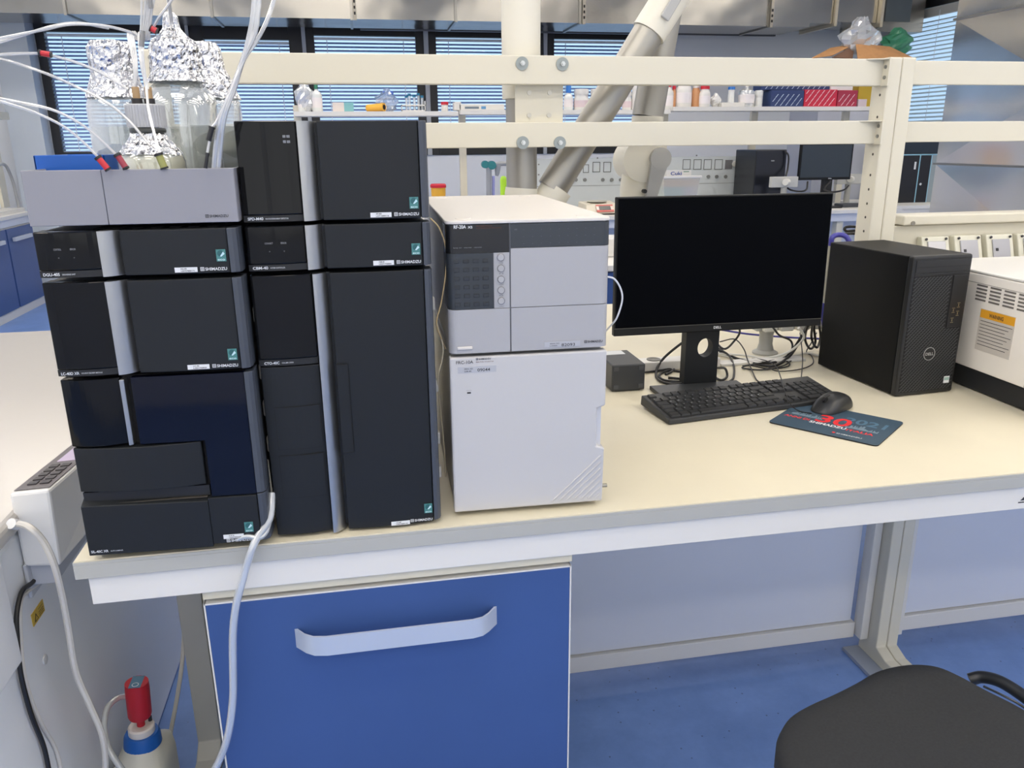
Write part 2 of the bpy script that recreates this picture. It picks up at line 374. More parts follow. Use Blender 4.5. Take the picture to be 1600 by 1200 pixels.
# ================================================================== MAIN BENCH
ZB = .9
bench = thing('lab_bench', 'long double-sided laboratory bench with a cream worktop and white apron', 'bench', (-.026, 0, 0))
BX0, BX1 = -.026, 3.52
mb = MB(cream).box(BX0 + .002, BX1, .0015, 1.718, .893, .9)
dpart(mb, 'worktop', bench)
mb = MB(edge_grey).box(BX0, BX1, 0, 1.72, .870, .893).box(BX0, BX1, 0, .0015, .893, .8985).box(BX0, BX0 + .002, .0015, 1.72, .893, .8985)
dpart(mb, 'worktop_edge', bench, bev=.0012)
mb = MB(white_lam).box(-.010, BX1, .006, .03, .822, .870).box(-.010, .012, .03, 1.69, .822, .870).box(0, BX1, 1.67, 1.69, .822, .87)
dpart(mb, 'apron', bench, bev=.0012)
mk = MB(dark_ink); mk.add([(1.6225, .0055, .835), (1.650, .0055, .835), (1.650, .0055, .8375), (1.6225, .0055, .8375)], [(0, 1, 2, 3)]); mk.add([(1.626, .0055, .840), (1.650, .0055, .840), (1.650, .0055, .853), (1.634, .0055, .848)], [(0, 1, 2, 3)]); dpart(mk, 'printed_mark', bench)
# front-facing modesty panels with a bottom rail
def mpanel(x0, x1, y=.70):
    dpart(MB(pale_panel).box(x0, x1, y, y + .018, .105, .868), 'modesty_panel', bench)
    dpart(MB(white_lam).box(x0 - .01, x1 + .01, y - .012, y + .02, .052, .102), 'bottom_rail', bench, bev=.002)
mpanel(.05, 1.814); mpanel(1.98, 3.4)
# C-shaped leg frames: post, foot running forward, plate
def legframe(x):
    mb = MB(cream_metal)
    pts = [(.56, 0.005), (.56, .868), (.62, .868), (.62, .05), (.12, .05)]
    mb.prism([(.085, .0), (.70, .0), (.70, .868), (.62, .868), (.62, .058), (.575, .042), (.085, .042)], 'x', x, x + .034)
    mb.prism([(.085, .0), (.70, .0), (.70, .868), (.62, .868), (.62, .058), (.575, .042), (.085, .042)], 'x', x + .036, x + .07)
    return dpart(mb, 'leg', bench, bev=.003)
legframe(1.852)
dpart(MB(white_lam).box(1.826, 1.851, .66, .70, .06, .868).box(1.923, 1.966, .66, .70, .06, .868), 'side_post', bench, bev=.002)
dpart(MB(mat('foot_plate', (150, 158, 172), .5)).box(1.800, 1.851, .20, .70, .001, .012), 'foot_plate', bench)
# left leg frame, one metal post leaning forward with a foot
mb = MB(mat('leg_grey', (188, 188, 182), .45))
mb.prism([(.13, 0), (.66, 0), (.66, .868), (.60, .868), (.60, .06), (.56, .036), (.13, .036)], 'x', -.052, .004)
dpart(mb, 'leg', bench, bev=.003)
dpart(MB(cream_metal).box(.0055, .042, .60, .66, .16, .868), 'leg_cover', bench, bev=.002)
# ------------------------------------------------------------------ rack of rails above the bench
rack = thing('rail_rack', 'cream metal reagent rack of two wide rails between drilled uprights on the bench', 'rack', (1.74, .69, .9))
def upright(x, w, y0, y1, z1): return MB(cream_metal).box(x, x + w, y0, y1, .9005, z1)
UY0, UY1, RY = .772, .838, .790
for x, w_ in ((1.770, .036), (1.807, .038), (-.010, .042)): dpart(upright(x, w_, UY0, UY1, 1.695), 'upright', rack, bev=.004)
hm_ = mat('hole_dark', (70, 66, 60), .8)
for z in [1.674, 1.606, 1.552, 1.512, 1.459, 1.406, 1.369, 1.332, 1.296, 1.259, 1.222]:
    dpart(MB(hm_).cyl((1.7696, .797, z), (1.7702, .797, z), .0035, 10), 'drill_hole', rack)
scm = mat('screw_steel', (150, 150, 146), .3, metal=.9)
for (z0, z1) in ((1.628, 1.692), (1.4855, 1.543)):
    dpart(MB(cream_metal).box(.032, 1.766, RY, RY + .012, z0, z1).box(.032, 1.766, RY + .012, RY + .03, z1 - .004, z1).box(.032, 1.766, RY + .012, RY + .03, z0, z0 + .004), 'rail', rack, bev=.002)
    dpart(MB(cream_metal).box(1.7645, 1.7692, .764, .820, z0 - .002, z1 + .002).prism([(1.714, RY), (1.7645, .766), (1.7645, RY)], 'z', z1 - .003, z1), 'rail_bracket', rack, bev=.001)
    for dz in (.019, .044): dpart(MB(scm).cyl((1.7645, .778, z0 + dz), (1.7618, .778, z0 + dz), .0044, 12), 'screw', rack)
    dpart(MB(cream_metal).box(1.846, 3.5, RY, RY + .012, z0 + .003, z1 - .003), 'rail', rack, bev=.002)
for z in (1.636, 1.657, 1.678): dpart(MB(scm).cyl((.011, UY0 + .001, z), (.011, UY0 - .0025, z), .004, 10), 'screw', rack)
# ------------------------------------------------------------------ service panel right with sockets
sp = thing('service_panel', 'cream service duct along the back of the bench right of the computer tower', 'service panel', (1.87, .84, .9))
dpart(MB(cream_metal).box(1.848, 3.5, .845, .90, .901, 1.2645), 'panel', sp, bev=.002)
dpart(MB(cream_metal).box(1.907, 3.5, .824, .90, 1.267, 1.294), 'top_lip', sp, bev=.004)
sc = at(1427, 349, Y=.822); dpart(MB(mat('screw_grey', (140, 136, 126), .5)).cyl((sc.x, .824, sc.z), (sc.x, .821, sc.z), .006, 14), 'screw', sp)
sock_m = mat('socket_cream', (214, 212, 196), .45)
def socket(x, label):
    t = thing('wall_socket', label, 'socket', (x, .8445, 1.139), 0, 'angled sockets on the service panel')
    MB(sock_m).prism([(0, 0), (0, .095), (-.019, .095), (-.050, .004), (-.050, 0)], 'x', 0, .086).build('socket_box', t, bev=.004)
    M = Matrix.Translation((0, -.035, .050)) @ Matrix.Rotation(math.radians(-18.8), 4, 'X')
    MB(mat('socket_lid', (176, 176, 182), .12)).box(.015, .071, -.004, .0, -.032, .034, M).build('lid', t, bev=.002)
    for a, b in ((.012, .040), (.074, .040)): MB(dark_ink).cyl(M @ Vector((a, -.001, b)), M @ Vector((a, -.0045, b)), .0035, 10).build('screw', t)
    MB(dark_ink).box(.023, .031, -.0052, -.004, .0, .008, M).build('lid_mark', t)
    return t
for x, l in ((1.971, 'angled cream socket box just right of the computer tower, mostly hidden by it'), (2.074, 'angled cream socket box, second to the right of the computer tower'),
             (2.177, 'angled cream socket box above the white instrument, third from the tower'), (2.279, 'angled cream socket box at the right edge of the picture')):
    socket(x, l)
# ------------------------------------------------------------------ base cabinet with blue door
cab = thing('base_cabinet', 'under-bench cabinet with a plain blue door and wide pale handle', 'cabinet', (.14, .012, 0))
cx0, cx1 = .148, .752
dpart(MB(cream).box(cx0 + .004, cx1 - .004, .035, .56, .10, .805).box(cx0, cx1 + .002, .014, .56, .805, .821), 'body', cab, bev=.0015)
dpart(MB(mat('plinth_grey', (70, 74, 80), .6)).box(cx0 + .03, cx1 - .02, .07, .55, .0, .10), 'plinth', cab)
door = dpart(MB(blue_door).box(cx0 + .0015, cx1 - .0015, .016, .0335, .112, .7935), 'door', cab, bev=.0008)
mb = MB(white_lam).box(cx0, cx1, .0162, .034, .7937, .7965).box(cx0 - .0012, cx0 + .0013, .0162, .034, .111, .7965).box(cx1 - .0013, cx1 + .0012, .0162, .034, .111, .7965)
dpart(mb, 'door_edging', cab)
hm = MB(alu); zc0, zc1 = .698, .733
prof = [(.283, .0158), (.300, -.004), (.314, -.014), (.335, -.018), (.575, -.018), (.592, -.014), (.604, -.004), (.621, .0158)]
pts = [Vector((x, y, 0)) for x, y in prof]
inner = [(x, y + .004) for x, y in prof]
inner[0] = (.288, .0158); inner[-1] = (.616, .0158)
n = len(prof)
vs = [(x, y, zc0) for x, y in prof] + [(x, y, zc1) for x, y in prof] + [(x, y, zc0) for x, y in inner] + [(x, y, zc1) for x, y in inner]
fs = []
for i in range(n - 1): fs += [(i, i + 1, n + i + 1, n + i), (2 * n + i + 1, 2 * n + i, 3 * n + i, 3 * n + i + 1), (n + i, n + i + 1, 3 * n + i + 1, 3 * n + i), (i + 1, i, 2 * n + i, 2 * n + i + 1)]
hm.add(vs, fs, True)
ho = hm.build('handle', None); ho.parent = door; ho.location = -Vector(cab.location); ho['label'] = 'pale wide strap handle bent outwards'
# ================================================================== INSTRUMENT STACKS
S1 = (0, .0019, -.0388); S2 = (.2698, .0145, .0083); S3 = (.5553, .0312, -.0213)
DEPTH = .47
def bow(x0, x1, z0, z1, y, b, th, mb, n=12):
    c = (x0 + x1) / 2; hw = (x1 - x0) / 2; pr = []
    for i in range(n + 1):
        x = x0 + (x1 - x0) * i / n; pr.append((x, y - b * (1 - ((x - c) / hw) ** 2)))
    pts = pr + [(x1, y + th), (x0, y + th)]
    mb.prism(pts, 'z', z0, z1); return mb
FR, UP = Vector((1, 0, 0)), Vector((0, 0, 1))
def brand(mb, u0, u1, z, y, m1=None):
    """small square emblem followed by the maker's name, lower left at u0"""
    L = u1 - u0; e = L * .145; mb.use(m1 or lettering)
    def sq(a, b, c, d): mb.quad((a, y, c), (b, y, c), (b, y, d), (a, y, d))
    t = e * .16
    sq(u0, u0 + e, z, z + t); sq(u0, u0 + e, z + e - t, z + e); sq(u0, u0 + t, z, z + e); sq(u0 + e - t, u0 + e, z, z + e)
    sq(u0 + e * .44, u0 + e * .56, z + t, z + e - t); sq(u0 + t, u0 + e - t, z + e * .44, z + e * .56)
    mb.text('SHIMADZU', (u0 + e * 1.25, y, z + e * .08), FR, UP, e * .80, L - e * 1.25, True)
def eco(t, u0, z0, y):
    w, h = .0128, .0165
    m_ = MB(eco_m).box(u0, u0 + w, y, y + .0008, z0, z0 + h)
    m_.use(mat('eco_disc', (38, 92, 96), .5)).cyl((u0 + w * .48, y + .0002, z0 + h * .66), (u0 + w * .48, y - .0001, z0 + h * .66), .0046, 18)
    m_.use(eco_w).add([(u0 + w * .75, y - .0003, z0 + h * .82), (u0 + w * .38, y - .0003, z0 + h * .42), (u0 + w * .55, y - .0003, z0 + h * .40), (u0 + w * .9, y - .0003, z0 + h * .62)], [(0, 1, 2, 3)])
    m_.text('eco', (u0 + .0015, y - .0003, z0 + .0012), FR, UP, .0034, w - .003, True)
    m_.build('eco_sticker', t)
def serial(t, u0, z0, y, a, b):
    m_ = MB(sticker).box(u0, u0 + .030, y, y + .0006, z0, z0 + .0068)
    m_.use(dark_ink).text(a, (u0 + .008, y - .0002, z0 + .0040), FR, UP, .0019, .008, True).text(b, (u0 + .008, y - .0002, z0 + .0010), FR, UP, .0019, .018, True)
    m_.build('serial_sticker', t)
def unit_root(name, label, S_, z, group):
    return thing(name, label, 'laboratory instrument', (S_[0], S_[1], ZB + z), S_[2], group)
def housing(t, W, h, parent_w=None, y0=.030):
    tilt = .024 if parent_w else .006
    m_ = MB(chrc2).box(.004, W - tilt, y0, DEPTH, .003, h - .002)
    m_.use(black_d)
    for k in range(6): m_.box(W - tilt - .0002, W - tilt + .0005, .12 + k * .05, .15 + k * .05, h * .3, h * .7)
    m_.build('housing', t, bev=.002)
    MB(chrc).box(.001, W - .001, .011, .030, .001, h - .001).build('bezel', t, bev=.0025)
def strip(t, x0, x1, h, z0=.001, name='handle_strip'):
    pr = []
    for i in range(13):
        q = i / 12; x = x0 + (x1 - x0) * q
        pr.append((x, -.006 + .022 * (q ** 1.9)))
    m_ = MB(silver); m_.prism([(x0, .012)] + pr + [(x1, .024), (x0, .024)], 'z', z0, h, True); o = m_.build(name, t); return o
def trim(t, x0, x1, z0, z1):
    MB(trim_g).prism([(x0, -.002), (x0 + (x1 - x0) * .5, -.001), (x1 - .002, .003), (x1, .010), (x1, .040), (x0, .040)], 'z', z0, z1).build('side_trim', t, bev=.001)
def feet(t, W):
    m_ = MB(blackp)
    for x in (.03, W - .03):
        for y in (.06, DEPTH - .05): m_.cyl((x, y, 0), (x, y, .012), .012, 14)
    m_.build('foot', t)
def module(name, label, S_, z0, z1, model, sub, W=.264, group=None, lamps=None, sn=('LC-40', 'L20175800'), trims=True):
    t = unit_root(name, label, S_, z0, group); h = z1 - z0
    housing(t, W, h, S_ is S1)
    m_ = MB(glossy); bow(.001, .0825, .0105, h - .001, .002, .005, .012, m_)
    m_.build('glossy_panel', t, bev=.0015)
    m_ = MB(blackp); bow(.0012, .0825, .001, .0100, .002, .005, .012, m_); m_.build('name_bar', t)
    m_ = MB(lettering).text(model, (.0072, -.0035, .0038), FR, UP, .0040, .021 if len(model) < 8 else .024, True)
    m_.text(sub, (.0312 if len(model) < 8 else .034, -.0035, .0044), FR, UP, .0020, min(.0012 * len(sub), .04)); m_.build('model_lettering', t)
    strip(t, .0838, .1098, h - .001)
    m_ = MB(chrc); bow(.1105, .2495, .001, h - .001, .001, .0035, .012, m_); m_.build('front_cover', t, bev=.0012)
    trim(t, .2502, W, .001, h - .001)
    eco(t, .2332, .0145 if h > .1 else .0170, -.0022)
    serial(t, .1765, .0035, -.0036, *sn)
    m_ = MB(); brand(m_, .2105, .246, .0048, -.0034); m_.build('brand_lettering', t)
    if lamps:
        m_ = MB(lettering_g)
        for u, w_, s in lamps: m_.text(s, (u, -.0034, h * .60), FR, UP, .0026, w_, True); m_.use(mat('led_off', (80, 82, 84), .4)).cyl((u + w_ / 2, -.0034, h * .44), (u + w_ / 2, -.0030, h * .44), .0009, 8); m_.use(lettering_g)
        m_.build('status_lamps', t)
    return t
t = module('hplc_pump', 'black solvent pump module with a silver handle strip, on the autosampler in the left stack', S1, .2875, .4215, 'LC-40D XR', 'SOLVENT DELIVERY MODULE')
t = module('degasser', 'slim black degassing module directly under the white bottle tray', S1, .4265, .4895, 'DGU-405', 'DEGASSING UNIT', lamps=[(.0255, .0098, 'CONTROL'), (.0463, .0073, 'ERROR')], sn=('DGU-405', 'L20727800171'))
m_ = MB(black_d)      # top grille
for k in range(7): m_.box(.07 + k * .025, .085 + k * .025, .025, .10, .0625, .0632)
m_.build('top_grille', t)
t = module('system_controller', 'slim black controller module between the detector and the tall column oven', S2, .4235, .4885, 'CBM-40', 'SYSTEM CONTROLLER', W=.2625, lamps=[(.0267, .0113, 'CONNECT'), (.0486, .0079, 'ERROR')], sn=('CBM-40', 'L20271758800'))
t = module('array_detector', 'black detector module topping the right-hand black stack', S2, .4925, .6295, 'SPD-M40', 'PHOTO DIODE ARRAY DETECTOR', W=.2625, sn=('SPD-M40', 'L20715800118'))
m_ = MB(lettering_g)
for z in (.114, .107): m_.box(.064, .068, -.0024, -.002, z, z + .0035).box(.069, .0735, -.0024, -.002, z, z + .0035)
m_.build('status_lamps', t)
# ------------------------------------------------------------------ autosampler
t = unit_root('autosampler', 'tall black autosampler with dark glazed door and drawer, bottom of the left stack', S1, .0, None)
W = .265; feet(t, W)
MB(chrc2).box(.004, W - .024, .034, DEPTH, .012, .283).build('housing', t, bev=.002)
MB(black_d).box(.002, W - .002, .014, .034, .014, .283).build('bezel', t, bev=.002)
m_ = MB(glossy); bow(.001, .0800, .1820, .2825, .004, .007, .014, m_); m_.build('glossy_panel', t, bev=.0015)
m_ = MB(silver); m_.prism([(.0815, -.004), (.0872, -.001), (.0872, .02), (.0815, .02)], 'z', .181, .2805); m_.build('handle_strip', t, bev=.001)
m_ = MB(glossb)
m_.box(.0965, .1865, -.001, .012, .1815, .2825).box(.1865, .2510, -.001, .012, .0915, .2825)
m_.build('glazed_door', t)
m_ = MB(chrc); bow(.0015, .1795, .1100, .1790, .004, .010, .02, m_); m_.box(.0015, .006, .02, .06, .11, .179)
m_.build('sample_drawer', t, bev=.0015)
MB(mat('recess_dark', (24, 25, 28), .5)).box(.004, .183, .0045, .0135, .092, .108).build('drawer_recess', t)
m_ = MB(chrc)
m_.add([(.0015, -.006, .010), (.1805, -.006, .010), (.1805, -.006, .0865), (.0015, -.006, .0905), (.1805, .012, .0925), (.0015, .012, .0985), (.0015, .03, .010), (.1805, .03, .010), (.1805, .03, .0925), (.0015, .03, .0985)],
       [(0, 1, 2, 3), (3, 2, 4, 5), (5, 4, 8, 9), (0, 3, 5, 9, 6), (1, 7, 8, 4, 2), (6, 7, 1, 0), (6, 9, 8, 7)])
m_.box(.1805, .2512, -.005, .03, .014, .0905)
m_.build('base_cover', t, bev=.0012)
MB(mat('tray_lip', (70, 66, 60), .5)).box(.004, .1795, -.001, .011, .0905, .0912).build('recess_lip', t)
trim(t, .2518, W, .0925, .283); trim(t, .2518, W, .013, .091)
m_ = MB(lettering).text('SIL-40C XR', (.0052, -.0065, .0148), FR, UP, .0040, .0245, True).text('AUTO SAMPLER', (.0325, -.0065, .0152), FR, UP, .0020, .018); m_.build('model_lettering', t)
eco(t, .2290, .0305, -.0062); serial(t, .1965, .0215, -.0060, 'SIL-40C XR', 'L20495800258')
m_ = MB(); brand(m_, .2005, .2375, .0155, -.0056); m_.build('brand_lettering', t)
# ------------------------------------------------------------------ column oven
t = unit_root('column_oven', 'tall black column oven with long silver handle strip, base of the right-hand black stack', S2, .0, None)
W = .2625; feet(t, W)
MB(chrc2).box(.004, W - .006, .030, DEPTH, .010, .4185).build('housing', t, bev=.002)
MB(chrc).box(.001, W - .001, .011, .030, .010, .4185).build('bezel', t, bev=.002)
m_ = MB(glossy); bow(.001, .0865, .2935, .4180, .002, .005, .012, m_); m_.build('glossy_panel', t, bev=.0015)
m_ = MB(blackp); bow(.0012, .0865, .2835, .2930, .002, .005, .012, m_); m_.build('name_bar', t)
m_ = MB(lettering).text('CTO-40C', (.0095, -.0035, .2865), FR, UP, .0040, .0215, True).text('COLUMN OVEN', (.0345, -.0035, .287), FR, UP, .0020, .0165); m_.build('model_lettering', t)
m_ = MB(chrc); bow(.0025, .0875, .0060, .2815, .002, .005, .012, m_); m_.build('lower_panel', t, bev=.0012)
for a, b in ((.1500, .2190), (.0690, .1410)):
    m_ = MB(black_d); bow(.0163, .0838, a, b, -.0009, .0032, .003, m_); m_.use(chrc); bow(.0175, .0826, a + .0012, b - .0012, -.0013, .0032, .003, m_); m_.build('cover_plate', t)
o = strip(t, .0888, .1118, .4180, .004)
m_ = MB(chrc); bow(.1125, .2495, .0050, .4180, .001, .0045, .014, m_); m_.build('front_door', t, bev=.0012)
m_ = MB(black_d).box(.1128, .1298, -.0030, -.0010, .1375, .2805); m_.use(chrc).box(.1128, .1286, -.0034, -.0012, .1389, .2791); m_.build('door_latch', t)
trim(t, .2502, W, .008, .4180)
eco(t, .2348, .0215, -.0020); serial(t, .1805, .0058, -.0042, 'CTO-40C', 'L20575800148')
m_ = MB(); brand(m_, .2118, .2470, .0088, -.0036); m_.build('brand_lettering', t)
# white hooks on the oven sides for tubing
clw = mat('clip_white', (214, 212, 204), .4)
for z in (.345, .21, .12, .06): MB(clw).box(W - .007, W + .007, .045, .06, z, z + .022).build('tube_clip', t, bev=.003)
for z in (.34, .25, .19, .13): MB(clw).box(-.006, .005, .045, .06, z, z + .025).build('tube_clip', t, bev=.003)
# ------------------------------------------------------------------ fluorescence detector and fraction collector (white)
def corner_profile(x0, x1, y0, r, yb, n=8):
    pr = [(x0, yb)]
    for i in range(n + 1):
        a = PI + i / n * PI / 2; pr.append((x0 + r + r * math.cos(a), y0 + r + r * math.sin(a)))
    pr += [(x0 + r + .0012, y0), (x1 - r - .0012, y0)]
    for i in range(n + 1):
        a = 1.5 * PI + i / n * PI / 2; pr.append((x1 - r + r * math.cos(a), y0 + r + r * math.sin(a)))
    pr.append((x1, yb)); return pr
def cut(pr, a, b):         # part of profile with a<=x<=b (front run), adding exact ends on the flat
    out = [p for p in pr if a - 1e-9 <= p[0] <= b + 1e-9]
    if a > pr[0][0] + 1e-6: out = [(a, pr[len(pr) // 2 - 1][1])] + out
    if b < pr[-1][0] - 1e-6: out = out + [(b, pr[len(pr) // 2 - 1][1])]
    return out
t = unit_root('fluorescence_detector', 'white instrument with dark keypad and five round buttons, on the white collector box', S3, .2815, None)
W, h = .2565, .2045
MB(wht).box(.002, W - .002, .022, .575, .004, h - .004).build('housing', t, bev=.004)
m_ = MB(wht_lit); m_.prism(corner_profile(.0, W, -.001, .014, .576), 'z', h - .005, h + .0005); m_.build('top_cover', t, bev=.0015)
for x, y in ((.03, .03), (.22, .03), (.035, .52), (.215, .52)): MB(wht_lit).lathe([(.013, 0), (.012, .0012), (.006, .0016)], 18, (x, y, h + .0005)).build('top_dimple', t)
pr = corner_profile(.0005, W - .0005, .0, .014, .055)
zk, zb = .0700, .1620
dwt = mat('detector_white', (168, 168, 171), .4, bump=.05, bscale=1200)
def shell(name, a, b, z0, z1, m, off=0):
    q = cut(pr, a, b); q = [p for i, p in enumerate(q) if i == 0 or abs(p[0] - q[i - 1][0]) + abs(p[1] - q[i - 1][1]) > 1e-6]; q = [(x, y - off) for x, y in q]
    m_ = MB(m); cxq = W / 2; inn = [(cxq + (x - cxq) * .988, y + .0014) for x, y in q]; m_.prism(q + inn[::-1], 'z', z0, z1); return m_.build(name, t)
shell('lower_front', 0, .0962, .0, .0695, dwt); shell('lower_front', .0985, W, .0, .0695, dwt)
shell('front_cover', .0985, W, .0705, .1618, dwt)
shell('dark_band', .0985, W, .1624, h - .006, mat('band_dark', (52, 57, 62), .4))
shell('display_panel', 0, .0962, .1560, h - .006, mat('display_black', (20, 21, 24), .25))
shell('keypad', 0, .0715, .0702, .1558, mat('keypad_dark', (48, 53, 58), .4))
shell('button_strip', .0717, .0962, .0702, .1558, dwt)
m_ = MB(lettering_g); m_.box(.0715, .0720, -.0012, .0, .07, .155)
m_.build('keypad_edge', t)
m_ = MB(lettering).text('RF-20A', (.0125, -.0010, .1935), FR, UP, .0052, .0185, True).text('XS', (.0335, -.0010, .1935), FR, UP, .0036, .0072, True)
m_.use(mat('ink_rust', (96, 58, 44), .6)).text('PROMINENCE', (.0465, -.0010, .1955), FR, UP, .0018, .024).text('FLUORESCENCE DETECTOR', (.0465, -.0010, .1925), FR, UP, .0018, .038)
m_.use(lettering_g).text('lamp on   ana.run   remote', (.011, -.0010, .1642), FR, UP, .0020, .043)
m_.build('model_lettering', t)
m_ = MB(mat('key_dark', (40, 44, 49), .45))
for i in range(4):
    for j in range(6):
        x, z = .0150 + i * .0148, .078 + j * .0133
        m_.box(x - .0045, x + .0045, -.0016, -.0006, z - .0028, z + .0028)
m_.build('keypad_keys', t, bev=.001)
m_ = MB(mat('ring_grey', (120, 120, 124), .5))
for j in range(5): m_.lathe([(.0058, 0), (.0058, .0012), (.0052, .0012), (.0052, 0)], 24, M=Matrix.Translation((.0830, -.0006, .0815 + j * .0168)) @ Matrix.Rotation(PI / 2, 4, 'X'), cap=False)
for j, s in enumerate(('menu', 'f2', 'zero', 'f1', 'mode')): m_.text(s, (.0795, -.0009, .0725 + j * .0168), FR, UP, .0016, .007)
m_.build('button_ring', t)
m_ = MB(dwt)
for j in range(5): m_.lathe([(.0051, 0), (.0051, .0014), (.0045, .002)], 20, M=Matrix.Translation((.0830, -.0006, .0815 + j * .0168)) @ Matrix.Rotation(PI / 2, 4, 'X'))
m_.build('button', t)
m_ = MB(mat('band_dot', (88, 92, 96), .5))
for i in range(9):
    for j in range(3): m_.box(.118 + i * .0138, .1195 + i * .0138, -.0009, -.0005, .168 + j * .0105, .1686 + j * .0105)
m_.box(.1045, .1085, -.001, -.0005, .189, .191).build('band_marks', t)
MB(mat('gap_grey', (96, 98, 102), .6)).box(.0962, .0985, .001, .01, .001, h - .005).build('centre_gap', t)
m_ = MB(wht_lit).box(.0125, .0365, -.0022, .0, .0065, .0115); m_.build('power_button', t, bev=.0012)
m_ = MB(sticker_g).box(.151, .2095, -.0012, -.0007, .0035, .0125)
m_.use(dark_ink).text('SERIAL NO.', (.160, -.0015, .0085), FR, UP, .0020, .016).text('82093', (.179, -.0015, .0042), FR, UP, .0050, .022).text('L20465', (.160, -.0015, .0050), FR, UP, .0020, .012)
m_.build('serial_sticker', t)
m_ = MB(); brand(m_, .2165, .2465, .0078, -.0012, dark_ink); m_.build('brand_lettering', t)
t = unit_root('fraction_collector', 'plain white collector box with a grey serial sticker and ribbed corner, on the bench', S3, .0, None)
W, h = .2548, .2765; feet(t, W)
MB(wht).box(.003, W - .003, .022, .575, .010, h).build('housing', t, bev=.004)
m_ = MB(wht)
m_.prism([(0, .009), (W - .0015, .009), (W, .106), (W - .014, .111), (W - .014, .176), (W, .181), (W, h - .001), (0, h - .001)], 'y', .0, .020)
m_.build('front_door', t, bev=.003)
MB(mat('notch_white', (205, 206, 212), .4)).box(W - .016, W - .004, .012, .021, .105, .182).build('finger_notch', t)  # pale strip set into the finger notch
m_ = MB(wht)
for k in range(7):
    a = .165 + k * .0125
    p, q = Vector((a, -.0002, .016)), Vector((W - .006, -.0002, .016 + (W - .006 - a) * .92))
    if q.z > .018: m_.tube([p, q], .0016, 6, False)
m_.build('corner_rib', t)
m_ = MB(mat('led_slot', (34, 34, 36), .4)).box(.0262, .0322, -.0006, .0, .2155, .2180); m_.use(lettering_g).text('status', (.0250, -.0005, .2205), FR, UP, .0014, .008); m_.build('status_slot', t)
m_ = MB(dark_ink).text('FRC-10A', (.0100, -.0005, .2650), FR, UP, .0052, .0270)
brand(m_, .0415, .065, .2700, -.0005, dark_ink); m_.use(mat('ink_rust', (96, 58, 44), .6)).text('FRACTION COLLECTOR', (.0415, -.0005, .2660), FR, UP, .0018, .028)
m_.build('model_lettering', t)
m_ = MB(sticker_g).box(.0125, .0735, -.0006, .0, .2495, .2600)
m_.use(dark_ink).text('SERIAL NO.', (.0225, -.001, .2555), FR, UP, .0022, .014).text('09044', (.0435, -.001, .2515), FR, UP, .0052, .020).text('228-45', (.0225, -.001, .2515), FR, UP, .0022, .011)
m_.build('serial_sticker', t)
MB(mat('bolt_steel', (170, 165, 150), .3, metal=.9)).cyl((W - .002, .008, .034), (W + .008, .008, .034), .0035, 14).build('drain_bolt', t)
# ------------------------------------------------------------------ white bottle tray
t = thing('reservoir_tray', 'light grey bottle tray with upright rim on top of the left black stack', 'tray', (S1[0] + .003, S1[1], ZB + .4965), -.018)
tg = mat('tray_grey', (142, 142, 149), .42); W, D, h = .2645, .40, .0715
m_ = MB(tg).box(.002, W - .004, .01, D, .0, .006)
m_.build('tray_floor', t)
MB(tg).box(-.001, .0965, -.004, .0, .0, h).build('rim_panel', t, bev=.001); MB(tg).box(.0972, W, -.004, .0, .0, h).build('rim_panel', t, bev=.001)
m_ = MB(tg).box(-.001, .002, .0, D, .0, h).box(W - .003, W, .0, D, .0, h).box(-.001, W, D - .003, D, .0, h); m_.build('side_rim', t, bev=.0008)
m_ = MB(); brand(m_, .2215, .2515, .0065, -.0044, dark_ink); m_.build('brand_lettering', t)
# ================================================================== LEFT MACHINE
lw = mat('machine_white', (186, 182, 176), .2, bump=.04, bscale=30); lside = mat('machine_side', (236, 238, 240), .4)
mc = thing('floor_machine', 'large white floor-standing machine with flat glossy lid left of the bench', 'machine', (-.9, .5, 0))
dpart(MB(lside).box(-1.45, -.186, -.35, 1.70, .0, .862), 'body', mc, bev=.01)
dpart(MB(lw).box(-1.47, -.176, -.37, 1.72, .864, .900), 'lid', mc, bev=.012, seg=3)
a = [at(49, 960, X=-.1855), at(53, 981, X=-.1855), at(71, 957, X=-.1855), at(67, 936, X=-.1855)]
m_ = MB(mat('label_yellow', (206, 172, 62), .5)).box(-.1865, -.1845, .197, .250, .680, .7035)
m_.use(mat('ink_black', (24, 24, 22), .6))
m_.add([(-.1840, .203, .684), (-.1840, .220, .684), (-.1840, .2115, .699)], [(0, 1, 2)])
m_.use(mat('label_yellow', (206, 172, 62), .5)).add([(-.1836, .2065, .686), (-.1836, .2165, .686), (-.1836, .2115, .695)], [(0, 1, 2)])
m_.use(mat('ink_black', (24, 24, 22), .6)).text('WARNING', (-.1838, .224, .697), (0, 1, 0), UP, .003, .020)
for k in range(3): m_.box(-.1842, -.1838, .224, .245, .692 - k * .004, .6928 - k * .004)
dpart(m_, 'warning_label', mc)
m_ = MB(mat('plug_white', (205, 205, 205), .4)).lathe([(.010, 0), (.009, .003), (.004, .004)], 18, M=Matrix.Translation((-.187, .214, .60)) @ Matrix.Rotation(PI / 2, 4, 'Y'))
dpart(m_, 'blanking_plug', mc)
m_ = MB(mat('mount_plate', (188, 192, 200), .45)).box(-.185, -.140, .215, .60, .752, .80).box(-.185, -.178, .20, .30, .735, .80); dpart(m_, 'bracket', mc, bev=.003)
